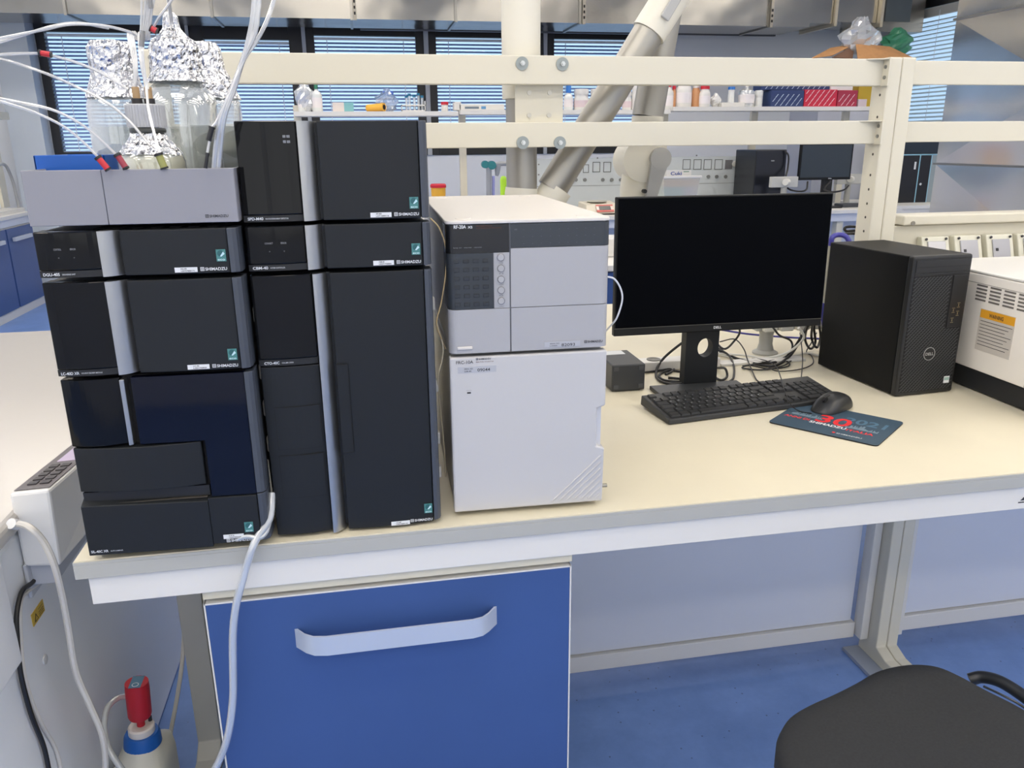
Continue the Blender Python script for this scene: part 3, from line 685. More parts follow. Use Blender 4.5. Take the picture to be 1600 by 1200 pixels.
# control box bolted to the side, sloping top with display
cb = thing('control_box', 'white control box with sloping dark keypad and small display on the machine side', 'control box', (-.185, .245, .78))
y0, y1 = .205, .62
m_ = MB(mat('control_white', (236, 236, 234), .4))
fz = lambda y: .935 + (y - y0) * -.02
b4 = [(-.184, y0, .795), (-.126, y0, .790), (-.106, y1, .78), (-.184, y1, .78)]
t4 = [(-.184, y0, .934), (-.120, y0, .936), (-.120, y1, .90), (-.184, y1, .90)]
m_.hexa([Vector(q) for q in b4], [Vector(q) for q in t4])
dpart(m_, 'housing', cb, bev=.005)
def on(u, v, dz=.001):
    x = -.180 + u * .056; y = y0 + .012 + v * .38; return Vector((x, y, .9345 + (u * .0015) - (y - y0) * (.035 / (y1 - y0)) + dz))
m_ = MB(mat('keypad_brown', (96, 90, 92), .4)); m_.quad(on(0, 0), on(1, 0), on(1, 1), on(0, 1)); dpart(m_, 'keypad', cb, solid=.001)
m_ = MB(mat('display_lilac', (206, 190, 216), .25)); m_.quad(on(.25, .42, .002), on(.85, .42, .002), on(.85, .72, .002), on(.25, .72, .002)); dpart(m_, 'display', cb, solid=.0008)
m_ = MB(mat('key_brown', (66, 62, 64), .5))
for i in range(2):
    for j in range(5):
        u, v = .22 + i * .36, .06 + j * .065; m_.hexa([on(u, v, .001), on(u + .26, v, .001), on(u + .26, v + .045, .001), on(u, v + .045, .001)], [on(u, v, .0035), on(u + .26, v, .0035), on(u + .26, v + .045, .0035), on(u, v + .045, .0035)])
dpart(m_, 'keys', cb)
# second white box, cut by the left edge of the picture
p0 = at(2, 868, Y=.10); 
sb = thing('junction_box', 'white junction box on the machine side, cut by the left picture edge', 'junction box', (-.175, .06, .69))
dpart(MB(mat('control_white', (236, 236, 234), .4)).box(-.184, -.162, -.02, .075, .705, .868), 'housing', sb, bev=.008, seg=3)
dpart(MB(mat('lid_white', (222, 223, 224), .4)).box(-.166, -.158, -.03, .080, .69, .872), 'cover', sb, bev=.006)
# ------------------------------------------------------------------ hoses and cables at the left
def cable(name, label, cat, pts, r, m, n=8, group=None, **k):
    P = [Vector(p) for p in pts]
    o = MB(m).tube(P, r, n, **k).build(name, loc=tuple(P[0])); return tag(o, label, cat, group)
hose_w = mat('hose_white', (214, 210, 202), .35); clear = thin('clear_tubing', (226, 226, 224), .55, .12, .15); ptfe = thin('ptfe_tubing', (222, 221, 218), .42, .2, .12)
A = lambda x, y, Y: at(x, y, Y=Y)
cable('white_hose', 'white hose curving from the machine lid edge down to the floor', 'hose',
      [at(24, 818, X=-.175), A(45, 823, .12), A(67, 845, .12), A(84, 880, .12), A(97, 930, .13), A(108, 990, .14), A(115, 1035, .15), A(124, 1065, .16), A(142, 1105, .17), A(160, 1150, .18), A(165, 1200, .19), A(160, 1260, .2)], .0055, hose_w)
tag(MB(mat('cap_white', (226, 226, 226), .4)).cyl(at(17, 818, X=-.172), at(27, 820, X=-.168), .009, 14).build('hose_cap', loc=tuple(at(17, 818, X=-.172))), 'white push-on hose cap on the machine lid edge', 'cap')
cable('black_cable', 'black cable hanging down the machine side beside a white one', 'cable',
      [at(62, 898, X=-.178), at(48, 912, X=-.178), at(34, 925, X=-.178), at(26, 960, X=-.178), at(27, 1000, X=-.178), at(30, 1035, X=-.178), at(36, 1070, X=-.178), at(50, 1120, X=-.178), at(68, 1165, X=-.178), at(78, 1210, X=-.178)], .0042, mat('cable_black', (26, 26, 28), .45))
cable('white_cable', 'thin white cable running behind the black one on the machine side', 'cable',
      [at(70, 895, X=-.181), at(60, 912, X=-.181), at(42, 926, X=-.181), at(32, 945, X=-.181), at(34, 1020, X=-.181), at(42, 1070, X=-.181), at(62, 1125, X=-.181), at(87, 1170, X=-.181), at(98, 1215, X=-.181)], .0034, hose_w)
cable('grey_cable', 'pale grey cable hanging behind the left bench leg', 'cable',
      [A(288, 985, .62), A(284, 1040, .60), A(275, 1100, .58), A(266, 1150, .55), A(262, 1210, .5)], .005, hose_w)
cable('drain_tube', 'thick clear drain tube hanging from the autosampler over the bench front', 'tube',
      [A(425, 770, .02), A(421, 810, .0), A(403, 838, -.012), A(392, 862, -.02), A(381, 900, -.02), A(369, 945, -.022), A(364, 990, -.022), A(364, 1040, -.022), A(364, 1090, -.02), A(357, 1145, -.02), A(344, 1185, -.01), A(320, 1230, 0)], .0062, thin('drain_tubing', (210, 214, 216), .45, .12, .2), 12)
cable('drain_tube', 'short clear tube wrapped where the drain leaves the autosampler corner', 'tube',
      [A(372, 842, -.008), A(386, 838, -.012), A(400, 840, -.014), A(410, 838, -.012), A(418, 826, -.004), A(424, 800, .01), A(428, 772, .03)], .0040, thin('drain_tubing', (210, 214, 216), .45, .12, .2), 10)
# ------------------------------------------------------------------ waste canister with red filter
wc = thing('waste_canister', 'milky waste canister with blue cap and red charcoal filter on the floor', 'canister', (-.112, .40, .0))
mw = mat('canister_milk', (206, 206, 196), .4)
body = MB(mw); cxx, cyy = -.112, .40
lv = [(.052, .075, .0), (.055, .078, .012), (.055, .078, .185), (.052, .072, .215), (.040, .046, .236), (.034, .034, .250)]
vs = []; n = 24
for hx, hy, z in lv:
    for k in range(n):
        a = 2 * PI * k / n; c_, s_ = math.cos(a), math.sin(a); q = .45 if z < .22 else 1
        vs.append((cxx + hx * math.copysign(abs(c_) ** q, c_), cyy + hy * math.copysign(abs(s_) ** q, s_), z))
fs = [(j * n + k, j * n + (k + 1) % n, (j + 1) * n + (k + 1) % n, (j + 1) * n + k) for j in range(len(lv) - 1) for k in range(n)] + [tuple(range(n))[::-1], tuple(range((len(lv) - 1) * n, len(lv) * n))]
body.add(vs, fs, True); dpart(body, 'canister_body', wc)
dpart(MB(mw).box(cxx - .03, cxx + .0, .305, .324, .08, .21), 'grip', wc, bev=.008)
TM = Matrix.Translation((cxx + .002, cyy, .238)) @ Matrix.Rotation(math.radians(3), 4, 'Y')
dpart(MB(mat('cap_blue', (18, 92, 176), .4)).lathe([(.036, 0), (.039, .004), (.037, .026), (.033, .034)], 36, M=TM), 'screw_cap', wc)
dpart(MB(mat('cap_cream', (226, 220, 214), .4)).lathe([(.027, .032), (.027, .048), (.024, .051)], 32, M=TM), 'adapter', wc)
m_ = MB(mat('filter_red', (190, 30, 48), .5)).lathe([(.0085, .048), (.008, .066), (.022, .074), (.024, .080), (.0245, .145), (.0235, .160)], 26, M=TM)
dpart(m_, 'filter', wc)
m_ = MB(mat('filter_label_blue', (78, 122, 150), .5)).box(-.012, .012, -.02, .02, .1603, .1612, TM)
m_.use(mat('white_lettering2', (225, 230, 235), .5)).lathe([(.007, .1614), (.0055, .1616)], 18, M=TM @ Matrix.Translation((0, -.010, 0)), cap=False); dpart(m_, 'filter_label', wc)
dpart(MB(dark_ink).cyl(TM @ Vector((.016, .012, .05)), TM @ Vector((.016, .012, .062)), .004, 12), 'port_plug', wc)
cable('waste_tube', 'milky tube looping from behind the red filter to the floor', 'tube',
      [A(198, 1088, .40), A(182, 1092, .38), A(167, 1108, .35), A(163, 1135, .32), A(168, 1165, .29), A(182, 1190, .27), A(200, 1215, .26)], .0062, thin('waste_tubing', (200, 204, 206), .2, .15, .15), 10)
# ================================================================== BOTTLES IN THE TRAY
foil = mat('aluminium_foil', (214, 214, 216), .17, metal=1); nt = foil.node_tree
tc = nt.nodes.new('ShaderNodeTexCoord'); vo = nt.nodes.new('ShaderNodeTexVoronoi'); vo.inputs['Scale'].default_value = 95; vo.feature = 'F1'
no = nt.nodes.new('ShaderNodeTexNoise'); no.inputs['Scale'].default_value = 60; no.inputs['Detail'].default_value = 4
mm = nt.nodes.new('ShaderNodeMath'); mm.operation = 'ADD'; bp = nt.nodes.new('ShaderNodeBump'); bp.inputs['Strength'].default_value = 1; bp.inputs['Distance'].default_value = .004
nt.links.new(tc.outputs['Object'], vo.inputs['Vector']); nt.links.new(tc.outputs['Object'], no.inputs['Vector']); nt.links.new(vo.outputs['Distance'], mm.inputs[0]); nt.links.new(no.outputs['Fac'], mm.inputs[1])
nt.links.new(mm.outputs[0], bp.inputs['Height']); nt.links.new(bp.outputs['Normal'], nt.nodes['Principled BSDF'].inputs['Normal'])
gls = thin('bottle_glass', (226, 232, 230), .86, .03, .10)
liq = thin('clear_solvent', (206, 210, 196), .62, .04, .06)
TZ = ZB + .4965 + .0065
def foil_skin(prof, seedv, cx_=0, N=64, jit=.05):
    rs = random.Random(seedv); m_ = MB(foil); vs = []
    pr = []
    for (z0, r0), (z1, r1) in zip(prof[:-1], prof[1:]):
        k = max(1, int(abs(z1 - z0) / .004))
        for q in range(k): pr.append((z0 + (z1 - z0) * q / k, r0 + (r1 - r0) * q / k))
    pr.append(prof[-1])
    fold = [rs.uniform(-1, 1) for _ in range(N)]
    for z, r in pr:
        for k in range(N):
            a = 2 * PI * k / N; rr = r * (1 + jit * .45 * fold[k] + rs.uniform(-jit, jit) * .5)
            vs.append((cx_ + rr * math.cos(a), rr * math.sin(a), z + rs.uniform(-.0012, .0012)))
    M_ = len(pr)
    m_.add(vs, [(j * N + k, j * N + (k + 1) % N, (j + 1) * N + (k + 1) % N, (j + 1) * N + k) for j in range(M_ - 1) for k in range(N)] + [tuple(range((M_ - 1) * N, M_ * N))])
    return m_
def bottle(name, label, x, y, r, hb, hn, foilp, seedv, liquid=.7, neck=.022):
    t = thing(name, label, 'bottle', (x, y, TZ), 0, 'solvent bottles in the tray')
    prof = [(r * .92, 0), (r, .006), (r, hb), (r * .985, hb + .006), (r * .93, hb + .014), (r * .78, hb + .026), (neck * 1.35, hb + .038), (neck, hb + .050), (neck, hn - .004)]
    MB(gls).lathe(prof, 40, cap=False).build('glass_body', t)
    MB(gls).lathe([(r * .95, .004), (r * .955, hb), (r * .88, hb + .013), (neck * 1.2, hb + .036)], 40, cap=False).build('inner_wall', t)
    MB(liq).lathe([(r * .88, .005), (r * .94, .008), (r * .94, hb * liquid)], 36).build('solvent', t)
    foil_skin(foilp, seedv).build('foil_wrap', t)
    return t
def bx(px, Y): return at(px, 240, Y=Y).x
t = bottle('solvent_bottle', 'large clear solvent bottle with foil-wrapped neck, left and rear in the tray', bx(197, .24), .24, .047, .150, .236, [(.166, .046), (.176, .041), (.190, .036), (.200, .0335), (.238, .0335), (.246, .030), (.249, .012)], 3, .82)
xb, yb = bx(292, .20), .20
t = bottle('solvent_bottle', 'largest clear solvent bottle with foil cap drawn to a point, middle of the tray', xb, yb, .054, .152, .245, [(.186, .044), (.194, .040), (.202, .0365), (.236, .0350), (.246, .030), (.252, .020), (.262, .0125), (.278, .0105), (.284, .006)], 5, .8)
t = bottle('solvent_bottle', 'clear solvent bottle with foil neck and blue tab, right and rear in the tray', bx(336, .31), .315, .050, .156, .250, [(.168, .051), (.180, .045), (.200, .038), (.215, .030), (.245, .026), (.255, .020), (.257, .01)], 8, .8)
MB(mat('tab_blue', (24, 104, 196), .45)).box(-.030, -.014, -.040, -.036, .218, .252).build('tape_tab', t, bev=.001)
# small bottle in front with ribbed cap
fb = thing('wash_bottle', 'short bottle with ribbed grey cap and tube fittings at the front of the tray', 'bottle', (bx(236, .075), .075, TZ), 0, 'solvent bottles in the tray')
MB(mat('milky_solution', (214, 212, 190), .35)).lathe([(.040, .001), (.0435, .006), (.0435, .072), (.040, .082), (.030, .089)], 40).build('solution', fb)
MB(gls).lathe([(.042, 0), (.045, .006), (.045, .074), (.041, .085), (.028, .100), (.021, .108), (.019, .118)], 40, cap=False).build('glass_body', fb)
foil_skin([(.083, .0425), (.094, .0345), (.102, .0270), (.111, .0225)], 12, jit=.06).build('foil_wrap', fb)
MB(mat('ring_dark', (70, 72, 70), .3)).lathe([(.0235, .112), (.0245, .115), (.0235, .118)], 30).build('pouring_ring', fb)
m_ = MB(mat('cap_grey', (176, 177, 180), .42)); N = 72; vs = []
for z, s_ in ((.119, 1), (.148, .985), (.1495, .93)):
    for k in range(N): 
        rr = (.0262 if k % 2 else .0250) * s_; a = 2 * PI * k / N; vs.append((rr * math.cos(a), rr * math.sin(a), z))
m_.add(vs, [(j * N + k, j * N + (k + 1) % N, (j + 1) * N + (k + 1) % N, (j + 1) * N + k) for j in range(2) for k in range(N)] + [tuple(range(2 * N, 3 * N)), tuple(range(N))[::-1]]); m_.build('ribbed_cap', fb)
for dx, dy in ((-.008, -.004), (.007, .002)):
    MB(mat('fitting_black', (34, 32, 34), .4)).cyl((dx, dy, .1495), (dx, dy, .157), .0072, 16).build('fitting_base', fb)
    MB(mat('fitting_tan', (168, 138, 98), .45)).cyl((dx, dy, .157), (dx, dy, .172), .0050, 14).build('fitting', fb)
# blue dish
bd = at(118, 262, Y=.10)
t = thing('blue_tray', 'shallow bright blue plastic dish at the left front of the bottle tray', 'dish', (bd.x, .13, TZ), 0)
t_m = mat('dish_blue', (10, 88, 180), .35)
MB(t_m).box(-.042, .044, -.05, .08, .0, .003).box(-.045, -.042, -.053, .083, .0, .083).box(.044, .047, -.053, .083, .0, .083).box(-.045, .047, -.053, -.05, .0, .083).box(-.045, .047, .08, .083, .0, .083).build('dish', t, bev=.001)
MB(mat('dish_navy', (14, 32, 130), .35)).box(.012, .043, -.049, .06, .003, .081).build('navy_insert', t, bev=.001)
# tubing: bundle rising from the front bottle and off the top
fx, fy = fb.location.x, fb.location.y
def ptube(pts, r=.0016, label='thin clear line rising from the front bottle out of the picture', grp='clear lines rising from the front bottle'):
    return cable('solvent_line', label, 'tube', pts, r, ptfe, 6, grp)
top = TZ + .173
for i, (dx, ex, ey) in enumerate(((-.012, 222, -8), (-.010, 229, -10), (-.007, 234, -10), (-.004, 238, -8), (.004, 243, -10), (.006, 232, -10), (.009, 240, -6), (.011, 226, -8))):
    ptube([(fx + (-.008 if i < 4 else .007) + dx * .15, fy - .004, top - .004), (fx + dx * .55, fy, top + .03), (fx + dx * .9, fy + .01, top + .07), at(218 + i * 2.2, 60, Y=fy + .01), at(ex, ey, Y=fy)])
for k, (x, y) in enumerate(((234, 6), (223, 55), (222, 66))):
    c0 = at(x, y - 7, Y=fy - .005); c1 = at(x + (2 if k == 0 else -1), y + 7, Y=fy - .005)
    tag(MB(thin('clip_clear', (120, 118, 116), .2, .15, .1)).cyl(c0, c1, .0035, 10).build('tube_clip', loc=tuple(c0)), ['smoky clip holding the rising lines at the top edge', 'smoky clip on the rising lines, upper of two close together', 'smoky clip on the rising lines, lower of two close together'][k], 'clip')
# lines arriving from the left with red and black clips
def line(pts, label, r=.0019): return cable('solvent_line', label, 'tube', pts, r, ptfe, 6, None)
line([A(-30, 66, .0), A(30, 54, .02), A(70, 46, .03), A(110, 38, .04), A(160, 40, .05), A(200, 49, .06), A(212, 56, .07)], 'upper clear line arching in from the left picture edge')
line([A(-30, 74, .0), A(20, 60, .02), A(75, 43, .03), A(120, 36, .05), A(170, 44, .07)], 'clear line crossing just under the topmost arching one')
line([A(-20, 86, .0), A(30, 84, .02), A(62, 84, .04), A(85, 88, .05), A(120, 98, .06), A(160, 115, .07), A(200, 140, .07)], 'clear line with a red clip crossing the left window')
line([A(-20, 88, .0), A(20, 97, .02), A(75, 116, .03), A(120, 136, .04), A(160, 156, .04), A(200, 187, .04), A(235, 228, .03)], 'clear line running from the left edge to the yellow clip')
line([A(-20, 150, .0), A(30, 160, .0), A(80, 171, .0), A(120, 190, .0), A(150, 212, .0), A(183, 243, .0)], 'clear line ending at the right-hand red clip on the tray')
line([A(-20, 153, -.01), A(20, 164, -.01), A(60, 178, -.01), A(100, 198, -.01), A(130, 222, -.01), A(154, 246, -.01)], 'clear line ending at the left-hand red clip on the tray')
red_c = mat('clip_red', (196, 42, 52), .4); blk = mat('clip_black', (28, 28, 30), .45); yel = mat('clip_olive', (150, 150, 84), .4); pnk = mat('clip_dull_red', (150, 52, 66), .4)
def clip(a, b, m, label, r=.0040, cat='clip'):
    a = Vector(a); b = Vector(b); d = (b - a)
    t = thing('tube_clip', label, cat, a, 0)
    MB(m).cyl((0, 0, 0), d, r, 12).build('sleeve', t)
    MB(blk).cyl(d * -.12, d * .06, r * 1.25, 12).build('end_ring', t); MB(blk).cyl(d * .93, d * 1.04, r * 1.15, 12).build('end_ring', t)
clip(A(154, 247, -.012), A(169, 265, -.012), red_c, 'bright red tube clip at the tray front, left one of the pair')
clip(A(184, 243, -.002), A(197, 263, -.004), pnk, 'dull red tube clip at the tray front, right one of the pair')
clip(A(248, 242, -.004), A(257, 263, -.004), yel, 'olive and black double tube clip at the tray front below the ribbed cap', .0048)
clip(A(63, 83, .04), A(80, 85.5, .04), red_c, 'red tube clip on the line in front of the left window frame', .0036)
clip(A(236, 44, .06), A(245, 49, .06), red_c, 'small red tube clip high up between the foil-capped bottles')
clip(A(331, 200, -.02), A(326, 219, -.02), blk, 'black tube clip on the thick clear tube, upper of two', .0034)
clip(A(324, 241, -.02), A(321, 262, -.02), blk, 'slim black tube clip standing on the tray rim, lower of two', .0024)
line([A(275, -10, .03), A(262, 10, .04), A(248, 28, .05), A(240, 42, .06)], 'clear line slanting down from the top edge to the small red clip')
line([A(222, 80, .03), A(228, 130, .03), A(232, 170, .02), A(240, 205, .01), A(250, 240, .0)], 'clear line dropping over the ribbed cap to the olive clip')
line([A(262, -12, .1), A(268, 40, .16), (xb - .004, yb, TZ + .283)], 'clear line entering the pointed foil cap from above', .0028)
# thick bundle at right
for i, (o_, l) in enumerate(((0, 'thick clear tube arching down from the top edge behind the detector'), (7, 'second thick clear tube beside the first at the top edge'))):
    cable('bundle_tube', l, 'tube', [A(398 + o_, -12, -.02), A(396 + o_, 20, -.02), A(390 + o_, 55, -.02), A(380, 92, -.02), A(362 + o_ * .5, 140, -.02), A(347 + o_ * .6, 180, -.02), A(338 + o_, 225, -.01), A(334 + o_, 268, .0)], .0034, clear, 8)
cable('bundle_tube', 'third clear tube crossing in from the right to join the thick pair', 'tube', [A(432, -12, .0), A(418, 30, .0), A(400, 66, -.01), A(382, 92, -.02), A(360, 146, -.022)], .0026, clear, 8)
cable('bundle_tube', 'clear sleeve tube between the two black clips', 'tube', [A(350, 165, -.02), A(338, 190, -.02), A(331, 200, -.02), A(327, 222, -.02), A(323, 245, -.02)], .0018, ptfe, 8)
# tan capillary between oven and white detector
cable('capillary', 'thin tan capillary loop between the black stack and the white detector', 'tube', [A(672, 341, .055), A(686, 356, .05), A(696, 385, .05), A(697, 420, .05), A(690, 470, .05), A(682, 505, .05), A(690, 530, .06), A(696, 545, .07)], .0011, mat('capillary_tan', (196, 172, 128), .4), 6)
cable('capillary', 'pale capillary hanging low in the gap left of the white collector box', 'tube', [A(682, 505, .06), A(692, 540, .06), A(690, 565, .06), A(684, 592, .06), A(688, 640, .08), A(694, 700, .09), A(696, 745, .1)], .0012, mat('capillary_pale', (206, 196, 170), .4), 6)
cable('capillary', 'white capillary bundle hanging between the two black stacks', 'tube', [A(418, 718, .05), A(422, 750, .04), A(426, 785, .03), A(424, 815, .01), A(410, 838, -.008)], .0016, mat('capillary_white', (224, 222, 214), .4), 6)
cable('signal_lead', 'white cord arcing out from behind the white detector over the monitor edge', 'cable', [A(946, 432, .10), A(960, 436, .10), A(970, 452, .10), A(972, 470, .10), A(964, 496, .10), A(955, 508, .12), A(944, 520, .2)], .0016, mat('cord_white', (220, 224, 232), .4), 8)
# ================================================================== COMPUTER
t = thing('monitor', 'large flat black computer monitor with dark screen standing on the bench', 'monitor', (1.24, .60, ZB))
my = .600; mx0, mx1, mz0, mz1 = 1.008, 1.548, 1.052, 1.376
# slight backward tilt about the lower edge
def mon(mb): 
    mb.v = [tuple(Vector((mx0, my, mz0)) + Matrix.Rotation(math.radians(-1.0), 3, 'X') @ (Vector(q) - Vector((mx0, my, mz0)))) for q in mb.v]; return mb
bez = mat('bezel_black', (20, 21, 22), .5, spec=.25)
dpart(mon(MB(bez).box(mx0, mx1, my, my + .018, mz0, mz1).box(mx0 + .12, mx1 - .12, my + .018, my + .05, mz0 + .06, mz1 - .06)), 'case', t, bev=.0025)
dpart(mon(MB(mat('screen_off', (2, 3, 6), .3, spec=.04)).box(mx0 + .0035, mx1 - .0035, my - .0006, my, mz0 + .0195, mz1 - .004)), 'screen', t)
blm = mat('bezel_line', (78, 76, 70), .4)
dpart(mon(MB(blm).box(mx0, mx1, my - .0012, my - .0002, mz0 + .0180, mz0 + .0192)), 'bezel_edge', t)
dpart(mon(MB(blm).box(mx0 + .001, mx1 - .001, my - .0008, my - .0002, mz1 - .0014, mz1 - .0004)), 'bezel_edge', t)
dpart(mon(MB(lettering).text('DELL', (1.261, my - .0008, mz0 + .0068), FR, UP, .0062, .020, True)), 'brand_lettering', t)
# stand column with an oval cable opening
sx0, sx1, sy = 1.206, 1.293, .632
zc, rr, rx = 1.003, .024, .0205; cxm = (sx0 + sx1) / 2 + .008
m_ = MB(mat('stand_black', (22, 24, 26), .5, spec=.3)); N = 28
outer = []; inner = []
for k in range(N):
    a = 2 * PI * k / N + PI / 4; c_, s_ = math.cos(a), math.sin(a); inner.append((cxm + rx * c_, zc + rr * s_))
    q = max(abs(c_), abs(s_)); ex = (sx0 if c_ < 0 else sx1) if abs(c_) == q else (sx0 + sx1) / 2 + (c_ / q) * (sx1 - sx0) / 2
    ez = zc + (s_ / q) * .045; outer.append((ex if abs(c_) != q else (sx0 if c_ < 0 else sx1), ez))
for yy in (sy, sy + .03):
    vs = [(a, yy, b) for a, b in outer] + [(a, yy, b) for a, b in inner]
    m_.add(vs, [(k, (k + 1) % N, N + (k + 1) % N, N + k) for k in range(N)])
m_.add([(a, sy, b) for a, b in inner] + [(a, sy + .03, b) for a, b in inner], [(k, (k + 1) % N, N + (k + 1) % N, N + k) for k in range(N)], True)
m_.box(sx0, sx1, sy, sy + .03, .912, zc - .045).box(sx0, sx1, sy, sy + .03, zc + .045, 1.16)
m_.add([(sx0, sy, zc - .045), (sx0, sy + .03, zc - .045), (sx0, sy + .03, zc + .045), (sx0, sy, zc + .045)], [(0, 1, 2, 3)])
m_.add([(sx1, sy, zc - .045), (sx1, sy + .03, zc - .045), (sx1, sy + .03, zc + .045), (sx1, sy, zc + .045)], [(0, 1, 2, 3)])
dpart(m_, 'stand_column', t)
dpart(MB(mat('stand_base', (58, 60, 62), .4, metal=.3)).box(1.118, 1.352, .562, .640, .9005, .911), 'stand_base', t, bev=.002)
# power adapter block
t = thing('power_adapter', 'square black power block with four foot pads beside the white collector', 'power adapter', (1.06, .64, ZB))
m_ = MB(mat('adapter_black', (46, 48, 50), .42)).box(1.018, 1.104, .636, .778, .903, .970); dpart(m_, 'case', t, bev=.003)
m_ = MB(mat('pad_grey', (66, 68, 70), .5))
for x in (1.029, 1.093):
    for z in (.914, .960): m_.box(x - .006, x + .006, .6345, .636, z - .005, z + .005)
dpart(m_, 'foot_pad', t)
dpart(MB(sticker).box(1.022, 1.085, .735, .772, .9701, .9706), 'label_sticker', t)
dpart(MB(mat('adapter_black', (46, 48, 50), .42)).box(1.03, 1.095, .645, .77, .9, .904), 'base', t)
# ------------------------------------------------------------------ computer tower
P0 = Vector((1.672, .457, ZB)); rz = math.radians(4.5)
t = thing('computer_tower', 'black desktop computer tower with slanted mesh front beside the monitor', 'computer', P0, rz)
Wt, Dt, Ht = .166, .300, .338
MB(mat('tower_black', (11, 12, 12), .5, spec=.18, bump=.1, bscale=2500)).box(0, Wt, .014, Dt, .004, Ht).build('case', t, bev=.003)
MB(blackp).box(0, Wt, -.004, .016, .002, Ht + .001).build('front_bezel', t, bev=.006, seg=3)
MB(mat('mesh_back', (9, 9, 10), .7)).box(.007, Wt - .008, -.0048, -.004, .012, .292).build('mesh_backing', t)
m_ = MB(mat('mesh_dash', (58, 60, 62), .4)); k = 0
px_, pz_ = .0098, .0047
rws = int(.278 / pz_)
for j in range(rws):
    z = .015 + j * pz_; off = (j % 2) * px_ / 2
    for i in range(17):
        x = .0105 + off + i * px_
        if x > Wt - .012 or (x > .112 and z > .165): continue
        u = Vector((math.cos(.50), 0, math.sin(.50))) * .0040; v = Vector((-math.sin(.50), 0, math.cos(.50))) * .00105; c_ = Vector((x, -.0056, z))
        a = [c_ - u - v, c_ + u - v, c_ + u + v, c_ - u + v]; b = [q + Vector((0, .0008, 0)) for q in a]
        m_.add(a + b, [(0, 1, 2, 3), (0, 4, 5, 1), (2, 6, 7, 3), (3, 7, 4, 0), (1, 5, 6, 2)])
m_.build('mesh_grille', t)
MB(mat('drive_black', (24, 26, 30), .35)).box(.008, Wt - .008, -.0056, -.004, .300, .329).box(.008, Wt - .008, -.0052, -.004, .294, .2985).build('drive_bay', t, bev=.0008)
MB(black_d).box(.008, Wt - .008, -.0060, -.0050, .3125, .3135).build('drive_seam', t)
m_ = MB(mat('port_panel', (20, 21, 22), .4)).box(.1165, Wt - .0095, -.0066, -.004, .166, .291).build('port_panel', t, bev=.0008)
m_ = MB(mat('port_ring', (150, 140, 110), .35, metal=.7))
for x, z in ((.1290, .183), (.1420, .199), (.1290, .207), (.1420, .219)):
    m_.box(x - .0040, x + .0040, -.0071, -.0066, z - .0058, z - .0046).box(x - .0040, x + .0040, -.0071, -.0066, z + .0046, z + .0058).box(x - .001, x + .001, -.0071, -.0066, z - .003, z + .003)
m_.build('usb_port', t)
m_ = MB(mat('badge_ring', (190, 190, 188), .35, metal=.5)).lathe([(.0160, 0), (.0160, .001), (.0148, .001), (.0148, 0)], 40, M=Matrix.Translation((.079, -.0058, .104)) @ Matrix.Rotation(PI / 2, 4, 'X'), cap=False)
m_.text('DELL', (.0675, -.0070, .1005), FR, UP, .0070, .023, True); m_.build('brand_badge', t)
MB(blackp).lathe([(.0147, 0), (.0147, .0008)], 30, M=Matrix.Translation((.079, -.0057, .104)) @ Matrix.Rotation(PI / 2, 4, 'X')).build('badge_disc', t)
m_ = MB(sticker).box(.133, .149, -.0062, -.0056, .026, .043); m_.use(mat('sticker_green', (150, 176, 170), .5)).box(.134, .148, -.0064, -.0062, .033, .0405); m_.use(dark_ink).text('12 34', (.135, -.0066, .028), FR, UP, .0028, .012, True) if False else None
m_.build('licence_sticker', t)
m_ = MB(blackp)
for x in (.02, Wt - .02):
    for y in (.03, Dt - .03): m_.cyl((x, y, 0), (x, y, .005), .01, 12)
m_.build('foot', t)
# ------------------------------------------------------------------ keyboard
kb = thing('keyboard', 'full-size black keyboard in front of the monitor on the cream bench', 'keyboard', (1.068, .381, ZB + .001), math.radians(8.0))
KW, KD = .468, .134
kbm = mat('keyboard_black', (38, 39, 40), .45)
def kz(y): return .012 + y * .125
m_ = MB(kbm)
m_.hexa([(0, 0, 0), (KW, 0, 0), (KW, KD, .006), (0, KD, .006)], [(.002, .002, kz(0)), (KW - .002, .002, kz(0)), (KW - .001, KD - .001, kz(KD)), (.001, KD - .001, kz(KD))])
m_.build('case', kb, bev=.0025)
keym = mat('key_black', (30, 31, 32), .5)
u = .0190
rows = []
R0 = [1] + [None] * 0
ys = [.0085, .0275, .0465, .0655, .0845, .1085]
lay = {5: [(0, 1), (2, 1), (3, 1), (4, 1), (5, 1), (6.5, 1), (7.5, 1), (8.5, 1), (9.5, 1), (11, 1), (12, 1), (13, 1), (14, 1), (15.25, 1), (16.25, 1), (17.25, 1)],
       4: [(i, 1) for i in range(13)] + [(13, 2), (15.25, 1), (16.25, 1), (17.25, 1), (18.5, 1), (19.5, 1), (20.5, 1), (21.5, 1)],
       3: [(0, 1.5)] + [(1.5 + i, 1) for i in range(12)] + [(13.75, 1.25), (15.25, 1), (16.25, 1), (17.25, 1), (18.5, 1), (19.5, 1), (20.5, 1), (21.5, 1)],
       2: [(0, 1.75)] + [(1.75 + i, 1) for i in range(12)] + [(13.75, 1.25), (18.5, 1), (19.5, 1), (20.5, 1), (21.5, 1)],
       1: [(0, 1.25)] + [(1.25 + i, 1) for i in range(11)] + [(12.25, 2.75), (16.25, 1), (18.5, 1), (19.5, 1), (20.5, 1), (21.5, 1)],
       0: [(0, 1.25), (1.25, 1.25), (2.5, 1.25), (3.75, 6.25), (10, 1.25), (11.25, 1.25), (12.5, 1.25), (13.75, 1.25), (15.25, 1), (16.25, 1), (17.25, 1), (18.5, 2), (20.5, 1), (21.5, 1)]}
leg = {4: '\\1234567890\'^', 3: ' QWERTYUIOP[]', 2: ' ASDFGHJKL;@#', 1: ' <ZXCVBNM,.-'}
